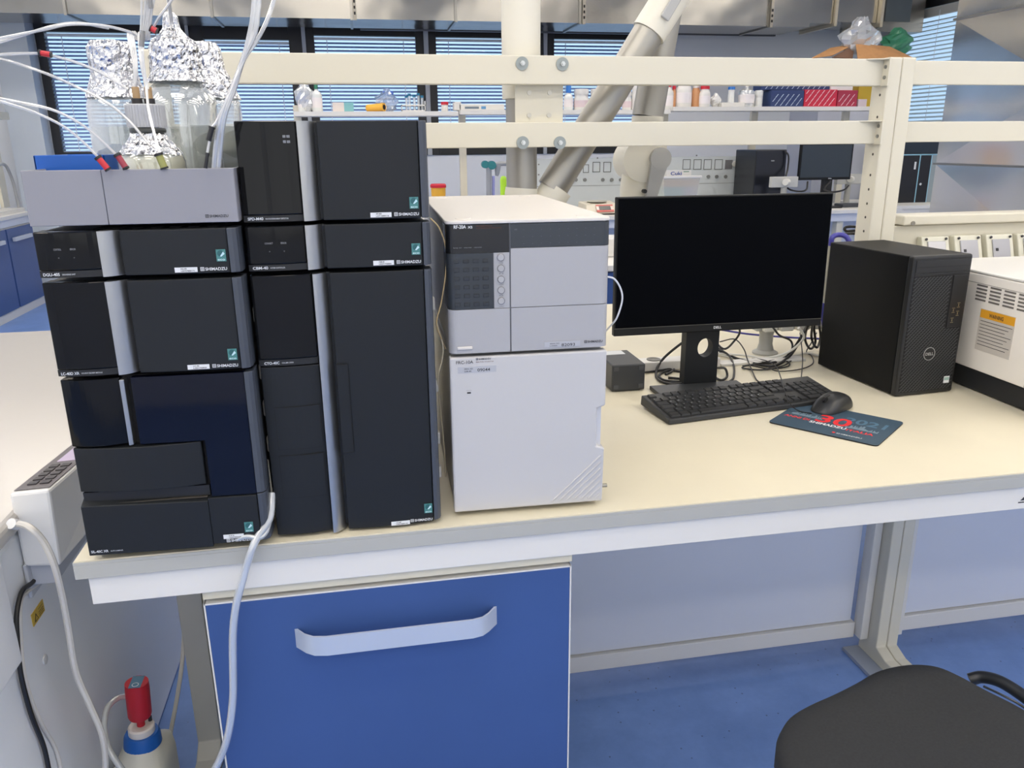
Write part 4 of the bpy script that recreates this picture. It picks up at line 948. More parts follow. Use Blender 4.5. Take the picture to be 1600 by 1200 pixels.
sc_ = (KW - .022) / 22.5
kmesh = {}; nk = 0; lg = MB(lettering)
extra = MB(keym)
for r_ in (5, 4, 3, 2, 1, 0):
    for i, (x, w_) in enumerate(lay[r_]):
        x0 = .011 + x * sc_; x1 = x0 + w_ * sc_; y0 = ys[r_]; y1 = y0 + .0186
        c_ = Vector(((x0 + x1) / 2, (y0 + y1) / 2, 0)); c_.z = kz(c_.y) + .0002
        key = round(w_, 2)
        if key not in kmesh:
            hw = w_ * sc_ / 2 - .0008; m_ = MB(keym)
            m_.hexa([(-hw, -.0085, 0), (hw, -.0085, 0), (hw, .0085, 0), (-hw, .0085, 0)], [(-hw + .0016, -.0068, .0042), (hw - .0016, -.0068, .0042), (hw - .0016, .0075, .0042), (-hw + .0016, .0075, .0042)])
            o = m_.build('key', kb, bev=.0006); kmesh[key] = o.data; first = o
            o.location = c_; o.rotation_euler = (math.atan(.125), 0, 0)
        elif nk < 100:
            o = bpy.data.objects.new('key', kmesh[key]); COL.objects.link(o); o.parent = kb; o.location = c_; o.rotation_euler = (math.atan(.125), 0, 0)
        else:
            hw = w_ * sc_ / 2 - .0008; M = Matrix.Translation(c_) @ Matrix.Rotation(math.atan(.125), 4, 'X')
            extra.hexa([M @ Vector(q) for q in ((-hw, -.0085, 0), (hw, -.0085, 0), (hw, .0085, 0), (-hw, .0085, 0))], [M @ Vector(q) for q in ((-hw + .0016, -.0068, .0042), (hw - .0016, -.0068, .0042), (hw - .0016, .0075, .0042), (-hw + .0016, .0075, .0042))])
        nk += 1
        if r_ in leg and i < len(leg[r_]) and leg[r_][i] != ' ':
            lg.text(leg[r_][i], (x0 + .0045, y1 - .0085, kz(y1 - .006) + .0047), (1, 0, 0), (0, 1, .125), .0034)
if extra.v: o = extra.build('key_rest', kb); o['kind'] = 'stuff'
lg.build('key_lettering', kb)
# ------------------------------------------------------------------ mouse pad
c0, c1, c2, c3 = Vector((1.288, .352, ZB)), Vector((1.432, .172, ZB)), Vector((1.572, .292, ZB)), Vector((1.428, .472, ZB))
rzp = math.atan2(c1.y - c0.y, c1.x - c0.x); Lp = (c1 - c0).length; Dp = (c3 - c0).length
pad = thing('mouse_pad', 'dark teal printed mouse pad lying askew in front of the keyboard', 'mouse pad', c0, rzp)
def rrect(x0, x1, y0, y1, r, n=6):
    pts = []
    for cx_, cy_, a0 in ((x1 - r, y0 + r, -PI / 2), (x1 - r, y1 - r, 0), (x0 + r, y1 - r, PI / 2), (x0 + r, y0 + r, PI)):
        for k in range(n + 1): a = a0 + PI / 2 * k / n; pts.append((cx_ + r * math.cos(a), cy_ + r * math.sin(a)))
    return pts
MB(mat('pad_rubber', (26, 26, 28), .7)).prism(rrect(0, Lp, 0, Dp, .010), 'z', .0003, .0028).build('rubber_base', pad)
MB(mat('pad_print', (54, 76, 92), .6)).prism(rrect(0, Lp, 0, Dp, .010), 'z', .0028, .0034).build('pad_surface', pad)
m_ = MB(mat('pad_skyline', (150, 172, 184), .6)); rs = random.Random(5)
for (a, b, y) in ((.018, .088, .085), (.142, .208, .070)):
    x = a
    while x < b:
        q = 1 - abs((x - (a + b) / 2) / ((b - a) / 2)) * .5
        h_ = rs.uniform(.006, .030) * q; m_.box(x, x + .0011, y, y + h_, .0035, .0037); x += .0026
m_.build('skyline_print', pad)
m_ = MB(mat('pad_year', (78, 112, 134), .6)).text('2021', (.125, .105, .00355), X_, Y_, .034, .088, True); m_.build('year_print', pad)
m_ = MB(mat('pad_red', (226, 46, 50), .55)).text('30', (.075, .070, .0039), X_, Y_, .052, .072, True)
m_.text('ANNI DI', (.010, .062, .0037), X_, Y_, .0125, .056, True).text('ITALIA', (.150, .050, .0037), X_, Y_, .0125, .056, True)
m_.cyl((.135, .022, .0034), (.135, .022, .0037), .0035, 14); m_.build('red_print', pad)
m_ = MB(mat('pad_white', (228, 230, 230), .6)).text('SHIMADZU', (.070, .052, .0040), X_, Y_, .0135, .078, True); m_.build('white_print', pad); m_ = MB(mat('pad_white', (228, 230, 230), .6)).text('SHIMADZU', (.141, .018, .0037), X_, Y_, .0062, .052)
m_.build('white_print', pad)
# ------------------------------------------------------------------ mouse
mo = thing('computer_mouse', 'black wired mouse resting on the pad and keyboard edge', 'mouse', (1.475, .405, ZB + .0036), math.radians(28))
def mfn(a, b, z0=0):
    th = 2 * PI * a; e = .75; c_, s_ = math.cos(th), math.sin(th)
    ex = .060 * math.copysign(abs(c_) ** e, c_); ey = .032 * math.copysign(abs(s_) ** e, s_)
    q = b; prof_r = math.cos(q * PI / 2) ** .55 if q < 1 else 0; hgt = math.sin(q * PI / 2)
    x = ex * max(prof_r, 0); top_ = .034 - .10 * (x - .012) ** 2 / .06 * 2.6; 
    return (x * (1.02), ey * max(prof_r, 0) * (1 - .12 * (x / .06) * -1 * 0), .001 + hgt * max(.012, top_))
MB(mat('mouse_black', (40, 41, 42), .35)).grid(mfn, 40, 12).build('shell', mo)
m_ = MB(black_d); m_.tube([(-.058, 0, .0155), (-.045, 0, .0262), (-.030, 0, .0318), (-.015, 0, .0345)], .0006, 6, False)
m_.build('button_gap', mo)
MB(mat('wheel_black', (18, 18, 19), .5)).cyl((-.034, -.0035, .027), (-.034, .0035, .027), .0065, 18).build('scroll_wheel', mo)
cbl = mat('cable_black', (26, 26, 28), .45); cw = mat('cable_white', (222, 220, 212), .4)
def bz(x, y, z=.004): p = at(x, y, Z=ZB + z); return p
cable('mouse_cable', 'thin black mouse cable crossing over the keyboard', 'cable', [bz(1268, 646, .008), bz(1248, 642, .006), bz(1236, 632, .03), bz(1226, 610, .03), bz(1220, 590, .035), bz(1212, 572, .03), bz(1195, 563, .01), bz(1170, 560), bz(1150, 565)], .0014, cbl, 6)
# ------------------------------------------------------------------ cables behind the monitor
def C(label, pts, r=.0035, m=None, name='power_cable', cat='cable'): return cable(name, label, cat, pts, r, m or cbl, 8)
C('black cable arching from the monitor stand down to the bench at its left', [bz(1090, 520, .10), bz(1060, 540, .07), bz(1035, 562, .03), bz(1025, 582), bz(1030, 594), bz(1050, 600), bz(1090, 597)])
C('black cable coil lying left of the monitor stand', [bz(1095, 590), bz(1065, 596), bz(1038, 594), bz(1030, 586), bz(1046, 579), bz(1075, 583), bz(1094, 588), bz(1070, 592), bz(1044, 590)], .0033)
C('black cable crossing diagonally behind the stand on its left side', [bz(1100, 520, .06), bz(1072, 546, .04), bz(1058, 570), bz(1050, 580), bz(1040, 585)], .0033)
C('black loop of cable just right of the monitor stand', [bz(1122, 575), bz(1133, 576, .02), bz(1136, 588, .006), bz(1128, 594), bz(1118, 590), bz(1110, 580)], .0033)
C('black cable hooking up behind the lower monitor edge', [bz(1108, 520, .06), bz(1130, 545, .03), bz(1148, 532, .05), bz(1156, 518, .08), bz(1150, 505, .10)], .003)
C('black cable curving down to the right of the stand', [bz(1110, 545, .03), bz(1135, 552, .02), bz(1146, 570), bz(1146, 590), bz(1138, 597)], .003)
C('thin black cord dropping in front of the grey socket pedestal', [bz(1125, 534, .05), bz(1148, 530, .05), bz(1162, 545, .03), bz(1168, 562, .01), bz(1180, 590), bz(1186, 597)], .0018, name='data_cable')
C('heavy black cable running right behind the pedestal foot', [bz(1120, 543, .02), bz(1150, 560), bz(1200, 567), bz(1225, 560), bz(1240, 545, .03), bz(1256, 520, .08), bz(1268, 500, .11)], .0042)
C('second heavy black cable rising to the computer tower', [bz(1125, 550, .01), bz(1160, 563), bz(1205, 572), bz(1232, 558, .01), bz(1248, 535, .05), bz(1262, 508, .10), bz(1272, 498, .12)], .0042)
C('bundled black cable wound in a loose knot on the bench', [bz(1160, 572), bz(1185, 568, .01), bz(1215, 562), bz(1232, 566), bz(1230, 573), bz(1200, 576), bz(1172, 571, .006), bz(1160, 575), bz(1190, 578), bz(1222, 572), bz(1236, 564)], .0022)
C('thin black cord looping out toward the tower base', [bz(1200, 573), bz(1215, 580), bz(1250, 577), bz(1270, 568), bz(1268, 556), bz(1260, 550), bz(1268, 535, .03), bz(1276, 520, .05)], .0016, name='data_cable')
C('black coil of cable hanging beside the tower', [bz(1262, 505, .12), bz(1258, 530, .05), bz(1266, 545, .03), bz(1274, 535, .04), bz(1272, 510, .09), bz(1280, 500, .11)], .0034)
C('second black coil hanging next to the tower corner', [bz(1270, 505, .12), bz(1268, 528, .06), bz(1276, 543, .04), bz(1282, 528, .05), bz(1280, 508, .09)], .0034)
C('black cable falling from the socket bar behind the monitor', [bz(1208, 512, .11), bz(1218, 524, .08), bz(1235, 532, .05), bz(1238, 545, .03), bz(1230, 556, .01)], .003)
C('thin black cord standing up behind the keyboard', [bz(1252, 590), bz(1254, 565, .02), bz(1253, 545, .05), bz(1250, 520, .08)], .0015, name='data_cable')
C('white cable sweeping from the socket bar to the lower left', [bz(1248, 512, .11), bz(1256, 526, .08), bz(1246, 540, .05), bz(1225, 553, .02), bz(1190, 560), bz(1150, 560), bz(1120, 554), bz(1080, 562), bz(1040, 570)], .0034, cw)
C('second white cable lying behind the power strip', [bz(1115, 552, .02), bz(1160, 555, .01), bz(1205, 560), bz(1240, 556), bz(1262, 552), bz(1290, 560)], .003, cw)
C('dark cable leading from the power block to the monitor stand', [bz(1008, 582), bz(1030, 579), bz(1060, 574), bz(1085, 568), bz(1100, 566)], .003)
C('blue cable running along the rear of the bench', [bz(1125, 515, .05), bz(1170, 522, .03), bz(1230, 527, .02), bz(1290, 530, .02), bz(1330, 535, .02)], .003, mat('cable_blue', (64, 62, 150), .45))
sl = thing('sleeved_hose', 'pale upright hose with blue ends between the monitor and the computer tower', 'hose', at(1289, 474, Y=.80))
Ls = Vector(sl.location)
MB(grp_ := mat('sleeve_grey', (176, 174, 160), .45)).cyl((0, 0, 0), at(1298, 384, Y=.80) - Ls, .0065, 12).build('sleeve', sl)
MB(mat('cable_blue', (64, 62, 150), .45)).tube([at(1298, 384, Y=.80) - Ls, at(1300, 372, Y=.80) - Ls, at(1309, 367, Y=.80) - Ls, at(1322, 370, Y=.79) - Ls, at(1330, 385, Y=.78) - Ls], .007, 10).build('blue_end', sl)
MB(mat('cable_blue', (64, 62, 150), .45)).tube([Vector((0, 0, 0)), at(1286, 486, Y=.80) - Ls, at(1290, 520, Y=.80) - Ls, Vector((.02, 0, .905 - Ls.z))], .008, 10).build('blue_end', sl)
C('black cable heap at the foot of the cream upright', [A(1305, 367, .95), A(1325, 365, .95), A(1342, 364, .95), A(1338, 355, .96), A(1322, 355, .97), A(1322, 361, .97), A(1346, 366, .97), A(1352, 420, 1.0), A(1352, 520, 1.05)], .004)
# power strip + socket pedestal
st = thing('power_strip', 'white power strip with round sockets behind the power block', 'power strip', (1.25, .80, ZB), 0)
dpart(MB(white_lam).box(1.10, 1.38, .795, .845, .9005, .926), 'strip_body', st, bev=.003); dpart(MB(white_lam).box(1.385, 1.64, .80, .84, .9005, .907), 'strip_cover', st, bev=.001)
for x in (1.195, 1.30):
    m_ = MB(mat('socket_well', (120, 118, 112), .5)).lathe([(.019, 0), (.019, .002), (.015, .002), (.013, .0005)], 24, (x, .82, .9262)); dpart(m_, 'strip_socket', st)
pd = thing('socket_pedestal', 'grey pedestal carrying a row of white sockets behind the monitor', 'socket pedestal', (1.445, .84, ZB), 0)
pc = at(1195, 552, Z=ZB)
pd.location = (pc.x, pc.y, ZB)
grp = mat('pedestal_grey', (168, 168, 162), .45)
zbar = at(1200, 514, Y=pc.y).z - ZB
xr_ = at(1292, 510, Y=pc.y).x - pc.x
MB(grp).lathe([(.036, 0), (.036, .005), (.024, .012), (.019, .03), (.020, zbar - .012), (.025, zbar)], 30).build('column', pd)
MB(grp).box(-.045, xr_, -.025, .025, zbar, zbar + .02).build('socket_bar', pd, bev=.003)
for k in range(4): MB(mat('plug_white2', (222, 220, 210), .45)).box(-.03 + k * .05, .010 + k * .05, -.045, -.0255, zbar + .001, zbar + .026).build('plug', pd, bev=.004)
# ------------------------------------------------------------------ white instrument at right
wi = thing('white_instrument', 'large white bench instrument on a black base, cut by the right picture edge', 'laboratory instrument', (1.885, .2, ZB), math.radians(-1))
wm = mat('instrument_white', (244, 239, 231), .38, bump=.04, bscale=900)
MB(mat('base_black', (30, 32, 36), .5)).box(.004, .62, .02, .46, .002, .052).build('base', wi, bev=.003)
MB(wm).box(.0, .66, .002, .500, .053, .285).box(.0, .66, .002, .105, .046, .053).build('cover', wi, bev=.004)
MB(mat('instrument_top', (222, 220, 215), .4)).box(-.001, .66, .001, .501, .2855, .291).build('top_panel', wi, bev=.002)
m_ = MB(mat('seam_grey', (160, 156, 150), .6)).box(-.0006, 0, .108, .1095, .054, .284).box(-.0006, 0, .145, .40, .262, .2632).build('seam', wi)
m_ = MB(mat('slot_grey', (112, 108, 104), .7))
for i in range(4):
    for j in range(5): m_.box(-.0008, 0, .300 - i * .044 - .034, .300 - i * .044, .222 + j * .0085, .2262 + j * .0085)
m_.build('vent_slots', wi)
m_ = MB(mat('label_print', (206, 200, 192), .5)).box(-.001, 0, .165, .275, .105, .205)
m_.use(mat('label_orange', (232, 168, 48), .5)).box(-.0014, -.001, .166, .274, .184, .204)
m_.use(dark_ink).text('WARNING', (-.0017, .245, .189), (0, -1, 0), UP, .009, .045, True)
for k in range(8): m_.box(-.0014, -.001, .17 + (k * 37 % 3) * .01, .27, .176 - k * .0082, .1772 - k * .0082)
m_.build('warning_label', wi)
MB(mat('door_black', (30, 32, 38), .2)).box(.03, .60, -.004, .002, .205, .282).build('front_window', wi, bev=.003)
# ------------------------------------------------------------------ chair
ch = thing('lab_chair', 'black upholstered swivel chair seat in front of the bench at lower right', 'chair', (1.36, -.22, 0))
ctr = Vector((1.345, -.235))
ol = [(1212, 1172), (1216, 1145), (1232, 1120), (1262, 1101), (1300, 1084), (1336, 1066), (1368, 1048), (1400, 1039), (1432, 1036), (1466, 1040), (1500, 1054), (1545, 1078), (1600, 1106), (1640, 1135)]
pts = [at(x, y, Z=.49) for x, y in ol]; pts = [Vector((p.x, p.y)) for p in pts]
pts += [Vector((1.60, -.26)), Vector((1.57, -.38)), Vector((1.47, -.46)), Vector((1.30, -.48)), Vector((1.16, -.43)), Vector((1.075, -.33)), Vector((1.060, -.24))]
ctr = sum(pts, Vector((0, 0))) / len(pts)
pp = spline([Vector((p.x, p.y, 0)) for p in pts] + [Vector((pts[0].x, pts[0].y, 0))], 4)[:-1]; n = len(pp)
m_ = MB(mat('seat_fabric', (44, 45, 46), .85, noise=.06, nscale=220, bump=.5, bscale=900)); vs = []; fs = []
lev = [(.80, .425), (.97, .435), (1.0, .455), (1.0, .478), (.985, .488), (.94, .495), (.8, .500), (.55, .497), (.25, .492), (.02, .490)]
for s_, z in lev:
    for p in pp: vs.append((ctr.x + (p.x - ctr.x) * s_, ctr.y + (p.y - ctr.y) * s_, z))
fs = [(j * n + k, j * n + (k + 1) % n, (j + 1) * n + (k + 1) % n, (j + 1) * n + k) for j in range(len(lev) - 1) for k in range(n)] + [tuple(range(n))[::-1], tuple(range((len(lev) - 1) * n, len(lev) * n))]
m_.add(vs, fs, True); dpart(m_, 'seat', ch)
cp = mat('chair_plastic', (34, 36, 40), .4)
a = [at(1515, 1062, Z=.47), at(1535, 1058, Z=.48), at(1565, 1066, Z=.49), at(1605, 1092, Z=.49), at(1650, 1130, Z=.49), at(1690, 1180, Z=.49)]
dpart(MB(cp).tube(a, .012, 12), 'support_arm', ch)
b = [at(1540, 1072, Z=.48), at(1570, 1086, Z=.485), at(1605, 1106, Z=.485), at(1650, 1145, Z=.485)]
dpart(MB(mat('chair_chrome', (180, 178, 170), .25, metal=1)).tube([q + Vector((0, .004, -.004)) for q in b], .0025, 8), 'arm_trim', ch)
dpart(MB(cp).cyl((ctr.x, ctr.y, .12), (ctr.x, ctr.y, .42), .025, 20).box(ctr.x - .1, ctr.x + .1, ctr.y - .08, ctr.y + .08, .40, .43), 'gas_column', ch)
for k in range(5):
    a_ = 2 * PI * k / 5 + .3; q = Vector((ctr.x + .28 * math.cos(a_), ctr.y + .28 * math.sin(a_), .075))
    dpart(MB(cp).tube([(ctr.x, ctr.y, .12), q], .016, 10, False), 'base_arm', ch); dpart(MB(cp).cyl(q + Vector((-.01, 0, -.047)), q + Vector((.01, 0, -.047)), .028, 18), 'castor', ch)
# ================================================================== EXTRACTION ARM
arm_c = mat('arm_cream', (222, 218, 204), .42); arm_s = mat('arm_silver', (166, 163, 155), .42, metal=.7)
ea = thing('extraction_arm', 'silver and cream jointed fume extraction arm bolted behind the rails', 'extraction arm', (.95, .82, 1.3))
pm = at(842, 160, Y=.806)
m_ = MB(cream_metal); a, b = at(805, 160, Y=.82).x, at(880, 160, Y=.82).x
m_.box(a, b, .8205, .825, 1.488, 1.690); dpart(m_, 'mounting_plate', ea, bev=.001)
for x, y in ((827, 145), (859, 145), (827, 180), (858, 180)):
    p = at(x, y, Y=.819); dpart(MB(mat('screw_pale', (196, 192, 180), .35, metal=.6)).cyl((p.x, .8205, p.z), (p.x, .818, p.z), .0055, 16).cyl((p.x, .818, p.z), (p.x, .8175, p.z), .0025, 6), 'screw', ea)
for x, y in ((816, 99), (879, 100), (817, 223), (875, 223)):
    p = at(x, y, Y=.787); m_ = MB(mat('washer_zinc', (150, 156, 154), .35, metal=.7)).cyl((p.x, .7895, p.z), (p.x, .787, p.z), .015, 28)
    m_.use(mat('bolt_zinc', (196, 198, 196), .25, metal=.9)).cyl((p.x, .787, p.z), (p.x, .780, p.z), .006, 6).cyl((p.x, .780, p.z), (p.x, .776, p.z), .0033, 10); dpart(m_, 'bolt', ea)
c0 = at(815, 250, Y=.885); cxn = c0.x; cyn = .885
R0_ = (at(838, 250, Y=.885) - at(791, 250, Y=.885)).length / 2
zr = at(815, 296, Y=.885).z
dpart(MB(arm_s).cyl((cxn, cyn, zr), (cxn, cyn, 1.60), R0_, 40), 'column_tube', ea)
dpart(MB(arm_c).cyl((cxn, cyn, 1.60), (cxn, cyn, 3.3), R0_ * 1.22, 40), 'column_sleeve', ea)
q = at(858, 306, Y=.89)
m_ = MB(arm_c).tube([(cxn, cyn, zr + .004), (cxn, cyn, zr - .03), ((cxn + q.x) / 2 + .0, .89, zr - .062), (q.x - .012, .89, q.z - .028), (q.x + .02, .89, q.z + .02)], R0_ * 1.07, 32)
dpart(m_, 'elbow', ea)
p0 = at(862, 296, Y=.89); p1 = at(1013, 52, Y=.89); p2 = at(1062, -25, Y=.89)
dpart(MB(arm_s).cyl(p0, p1, R0_ * 1.02, 40), 'lower_arm_tube', ea)
dpart(MB(arm_c).cyl(p1, p2, R0_ * 1.14, 40), 'arm_collar', ea)
m_ = MB(mat('arm_grey', (170, 170, 168), .4)); s_ = at(1052, 6, Y=.84); m_.box(-.012, .012, -.004, .004, -.04, .03, Matrix.Translation(s_) @ Matrix.Rotation(math.radians(32), 4, 'Y')); dpart(m_, 'collar_inlay', ea, bev=.003)
r0 = at(1040, 20, Y=1.01); r1 = at(1012, 182, Y=1.01); r2 = at(1008, 236, Y=1.01)
dpart(MB(arm_s).cyl(r0, r1, R0_ * 1.08, 40), 'upper_arm_tube', ea)
dpart(MB(arm_c).cyl(r1, r2, R0_ * 1.10, 40), 'arm_collar', ea)
sv = at(1010, 250, Y=.99); e0 = at(1000, 300, Y=.99); e1 = at(990, 380, Y=.99)
dpart(MB(arm_c).cyl(sv + Vector((-.022, -.045, 0)), sv + Vector((-.022, .05, 0)), .058, 40).tube([sv + Vector((-.02, 0, 0)), (sv + e0) / 2 + Vector((-.016, 0, 0)), e0 + Vector((-.014, 0, 0)), e1], .046, 28, taper=.86), 'swivel_joint', ea)
dpart(MB(mat('arm_grey', (170, 170, 168), .4)).cyl(sv + Vector((.020, -.060, .004)), sv + Vector((.020, -.045, .004)), .029, 36).hexa([e0 + Vector((-.004, -.062, -.02)), e0 + Vector((.024, -.062, -.02)), e0 + Vector((.024, -.046, -.02)), e0 + Vector((-.004, -.046, -.02))], [sv + Vector((-.006, -.059, -.0)), sv + Vector((.044, -.059, -.0)), sv + Vector((.044, -.046, -.0)), sv + Vector((-.006, -.046, -.0))]), 'swivel_strap', ea)
kb_ = at(1008, 299, Y=.92); dpart(MB(blackp).cyl(kb_, kb_ + Vector((0, .014, 0)), .0055, 18), 'clamp_knob', ea)
# ================================================================== FAR BENCH AND SHELVES
far_g = mat('far_panel', (196, 202, 204), .5); FB0, FB1 = 5.30, 6.08
fbx0, fbx1 = at(455, 174, Y=5.9).x, 6.1
fb_ = thing('far_bench', 'second laboratory bench across the room under the shelf', 'bench', (3, 5.7, 0))
dpart(MB(white_lam).box(fbx0, 5.2, FB0, FB1, .87, .9), 'worktop', fb_)
dpart(MB(white_lam).box(5.2, fbx1, FB0 + .25, 6.45, .87, .9).box(5.2, fbx1, FB0 + .26, FB0 + .28, .70, .87), 'worktop', fb_)
dpart(MB(pale_panel).box(fbx0 + .05, 5.15, FB0 + .03, FB0 + .05, .80, .87), 'apron', fb_)
m_ = MB(pale_panel).box(fbx0 + .05, fbx1, FB0 + .32, FB0 + .34, .08, .86); dpart(m_, 'back_panel', fb_)
for x in (fbx0 + .1, 1.4, 3.0, 4.6): dpart(MB(cream_metal).box(x, x + .06, FB0 + .05, FB0 + .12, 0, .87).box(x, x + .06, FB0 + .05, FB1, 0, .05), 'leg', fb_)
pn = thing('service_panel', 'grey-white socket panel standing at the back of the far bench', 'service panel', (3.1, 6.12, .9))
zt = at(975, 250, Y=6.1).z + .02; xa, xb2 = at(838, 260, Y=6.1).x, at(1178, 260, Y=6.1).x
dpart(MB(far_g).box(xa, xb2, 6.10, 6.16, .901, zt), 'panel', pn)
m_ = MB(mat('outline_grey', (110, 114, 112), .5))
def outl(px0, px1, py0, py1, w_=.006):
    a = at(px0, py0, Y=6.099); b = at(px1, py1, Y=6.099)
    m_.box(a.x, b.x, 6.097, 6.0995, a.z - w_, a.z).box(a.x, b.x, 6.097, 6.0995, b.z, b.z + w_).box(a.x, a.x + w_, 6.097, 6.0995, b.z, a.z).box(b.x - w_, b.x, 6.097, 6.0995, b.z, a.z)
for x in (926, 943): outl(x, x + 11.5, 253, 269)
for x in (1067, 1084, 1100, 1117): outl(x, x + 11.5, 249, 265)
outl(911, 920, 257, 270)
dpart(m_, 'socket_outline', pn)
m_ = MB(mat('knob_grey', (120, 122, 120), .4))
for x in (900, 914, 942, 956, 970, 1107, 1120, 1134):
    p = at(x, 281 if x < 1000 else 276, Y=6.09); m_.cyl((p.x, 6.1, p.z), (p.x, 6.085, p.z), .016, 16)
for x, y in ((842, 257), (842, 273), (934, 247), (1089, 243), (1174, 249), (1173, 265), (1171, 283)):
    p = at(x, y, Y=6.09); m_.cyl((p.x, 6.1, p.z), (p.x, 6.095, p.z), .007, 10)
dpart(m_, 'knob', pn)
m_ = MB(mat('seam_grey2', (150, 154, 152), .5)); p = at(1000, 289, Y=6.098); m_.box(xa, xb2, 6.098, 6.0995, p.z, p.z + .005); dpart(m_, 'panel_seam', pn)
m_ = MB(mat('socket_pair_grey', (110, 110, 112), .5))
for x, y in ((1134, 250), (1151, 248)):
    a = at(x, y, Y=6.09); b = at(x + 10, y + 14, Y=6.09); m_.box(a.x, b.x, 6.09, 6.0995, b.z, a.z)
dpart(m_, 'socket', pn)
m_ = MB(mat('plug_white2', (222, 220, 210), .45))
for x, y in ((1151, 256), (1160, 263)):
    a = at(x, y, Y=6.05); m_.cyl(a, a + Vector((0, .045, 0)), .028, 16)
dpart(m_, 'plug', pn)
# shelves over the far bench
SY0, SY1 = 5.80, 6.08
def shelf(label, pxa, pxb, py, posts, end=None):
    z = at((pxa + pxb) / 2, py, Y=SY0).z; a = at(pxa, py, Y=SY0).x; b = at(pxb, py, Y=SY0).x
    t = thing('wall_shelf', label, 'shelf', ((a + b) / 2, SY0, z))
    dpart(MB(white_lam).box(a, b, SY0, SY1, z - .035, z), 'board', t)
    for px_ in posts:
        x = at(px_, py, Y=SY1).x; dpart(MB(cream_metal).box(x - .03, x + .03, SY1 + .003, SY1 + .045, .9, z + .06), 'post', t)
    return z
zA = shelf('white shelf at the left over the far bench, holding bagged bottles and a glove box', 459, 716, 174, (464,))
zB = shelf('white shelf at the middle of the far bench, mostly behind the extraction arm', 719, 1048, 171.5, (722, 1040))
zC = shelf('white shelf at the right over the far bench, holding blue and red cartons', 1052, 1376, 166.5, (1181, 1325))
def sz(zs, x, wpx, hpx, Y):     # width and height in metres of a pixel extent at that depth
    a = at(x, 170, Y=Y); b = at(x + 1, 170, Y=Y); s_ = (b - a).length; return wpx * s_, hpx * s_ * 1.03
def jar(name, label, x, zs, wpx, hpx, body, cap, capf=.22, neckf=.55, band=None, Y=5.92, cat='bottle', square=False, group='bottles and jars on the far shelf'):
    w_, h_ = sz(zs, x, wpx, hpx, Y); X = at(x, 170, Y=Y).x
    t = thing(name, label, cat, (X, Y, zs + .0005), 0, group); r = w_ / 2
    hb = h_ * (1 - capf)
    MB(body).lathe([(r * .94, 0), (r, .01), (r, hb * .72), (r * .9, hb * .82), (r * neckf, hb * .95), (r * neckf, hb)], 4 if False else 24).build('jar_body', t)
    MB(cap).lathe([(r * neckf * 1.12, hb), (r * neckf * 1.12, h_ - .004), (r * neckf, h_)], 22).build('cap', t)
    if band: MB(band).lathe([(r * 1.01, hb * .18), (r * 1.01, hb * .62)], 24, cap=False).build('label_band', t)
    return t
pw = mat('plastic_milk', (218, 216, 212), .4); red = mat('cap_red', (198, 30, 50), .4); grn = mat('cap_green', (40, 118, 84), .4); bluc = mat('cap_royal', (36, 110, 190), .4); paper = mat('paper_label', (232, 226, 226), .6)
labp = mat('label_pinkish', (214, 196, 200), .6); amb = mat('bottle_orange', (206, 150, 104), .4); tealc = mat('cap_teal', (22, 108, 142), .4); pet = mat('bottle_soft_white', (222, 224, 222), .3)
jar('detergent_bottle', 'clear bagged bottle with white label, leftmost on the far shelf', 473, zA, 14, 46, pet, pw, .2, .3, paper)
jar('detergent_bottle', 'white bottle with a green cap near the left end of the far shelf', 496, zA, 17, 44, pet, grn, .24, .30, paper)
def bag(name, label, x, zs, wpx, hpx, m, Y=5.92, seed=1, dz=0, cat='bag'):
    w_, h_ = sz(zs, x, wpx, hpx, Y); X = at(x, 170, Y=Y).x; rs = random.Random(seed)
    g = [[rs.uniform(.72, 1.1) for _ in range(17)] for _ in range(9)]
    def fn(u_, v_):
        i = min(int(u_ * 16) % 16, 15); j = min(int(round(v_ * 8)), 8); k = g[j][i]
        r_ = math.sin(PI * (.12 + .80 * v_)) ** .7; a = 2 * PI * u_
        return (X + w_ / 2 * r_ * k * math.cos(a) * (1 if v_ < .75 else .6), Y + min(w_, .24) * .42 * r_ * k * math.sin(a), zs + dz + .003 + h_ * v_ * (.92 + .1 * k))
    return tag(MB(m).grid(fn, 16, 8, False).build(name, loc=(X, Y, zs + dz)), label, cat)
clbag = thin('bag_clear', (226, 230, 234), .55, .12, .22)
bag('plastic_bag', 'clear plastic bag slipped over the bottles at the left end of the far shelf', 478, zA, 33, 47, clbag, 5.93, 3)
bluebag = thin('bag_blueish', (150, 178, 220), .45, .12, .2)
def abox(name, label, px0, px1, py0, zs, depth, m, Y, m2=None, cat='box', group=None, base=None):
    a = at(px0, py0, Y=Y); b = at(px1, py0, Y=Y); z0 = zs + .0005 if base is None else base
    t = thing(name, label, cat, ((a.x + b.x) / 2, Y, z0), 0, group); hw = (b.x - a.x) / 2
    MB(m).box(-hw, hw, 0, depth, 0, (a.z + b.z) / 2 - z0).build('carton', t, bev=.003)
    return t, hw, (a.z + b.z) / 2 - z0
t, hw, hh = abox('glove_box', 'low white and teal tissue box lying on the far shelf', 519, 552, 160, zA, .12, mat('carton_pale', (222, 212, 206), .6), 5.86)
MB(mat('carton_teal', (128, 186, 190), .6)).box(hw * .1, hw + .001, -.001, .121, -.0001, hh + .001).build('printed_side', t); MB(dark_ink).lathe([(.03, 0), (.028, .002)], 18, (-hw * .3, .06, hh)).build('opening', t)
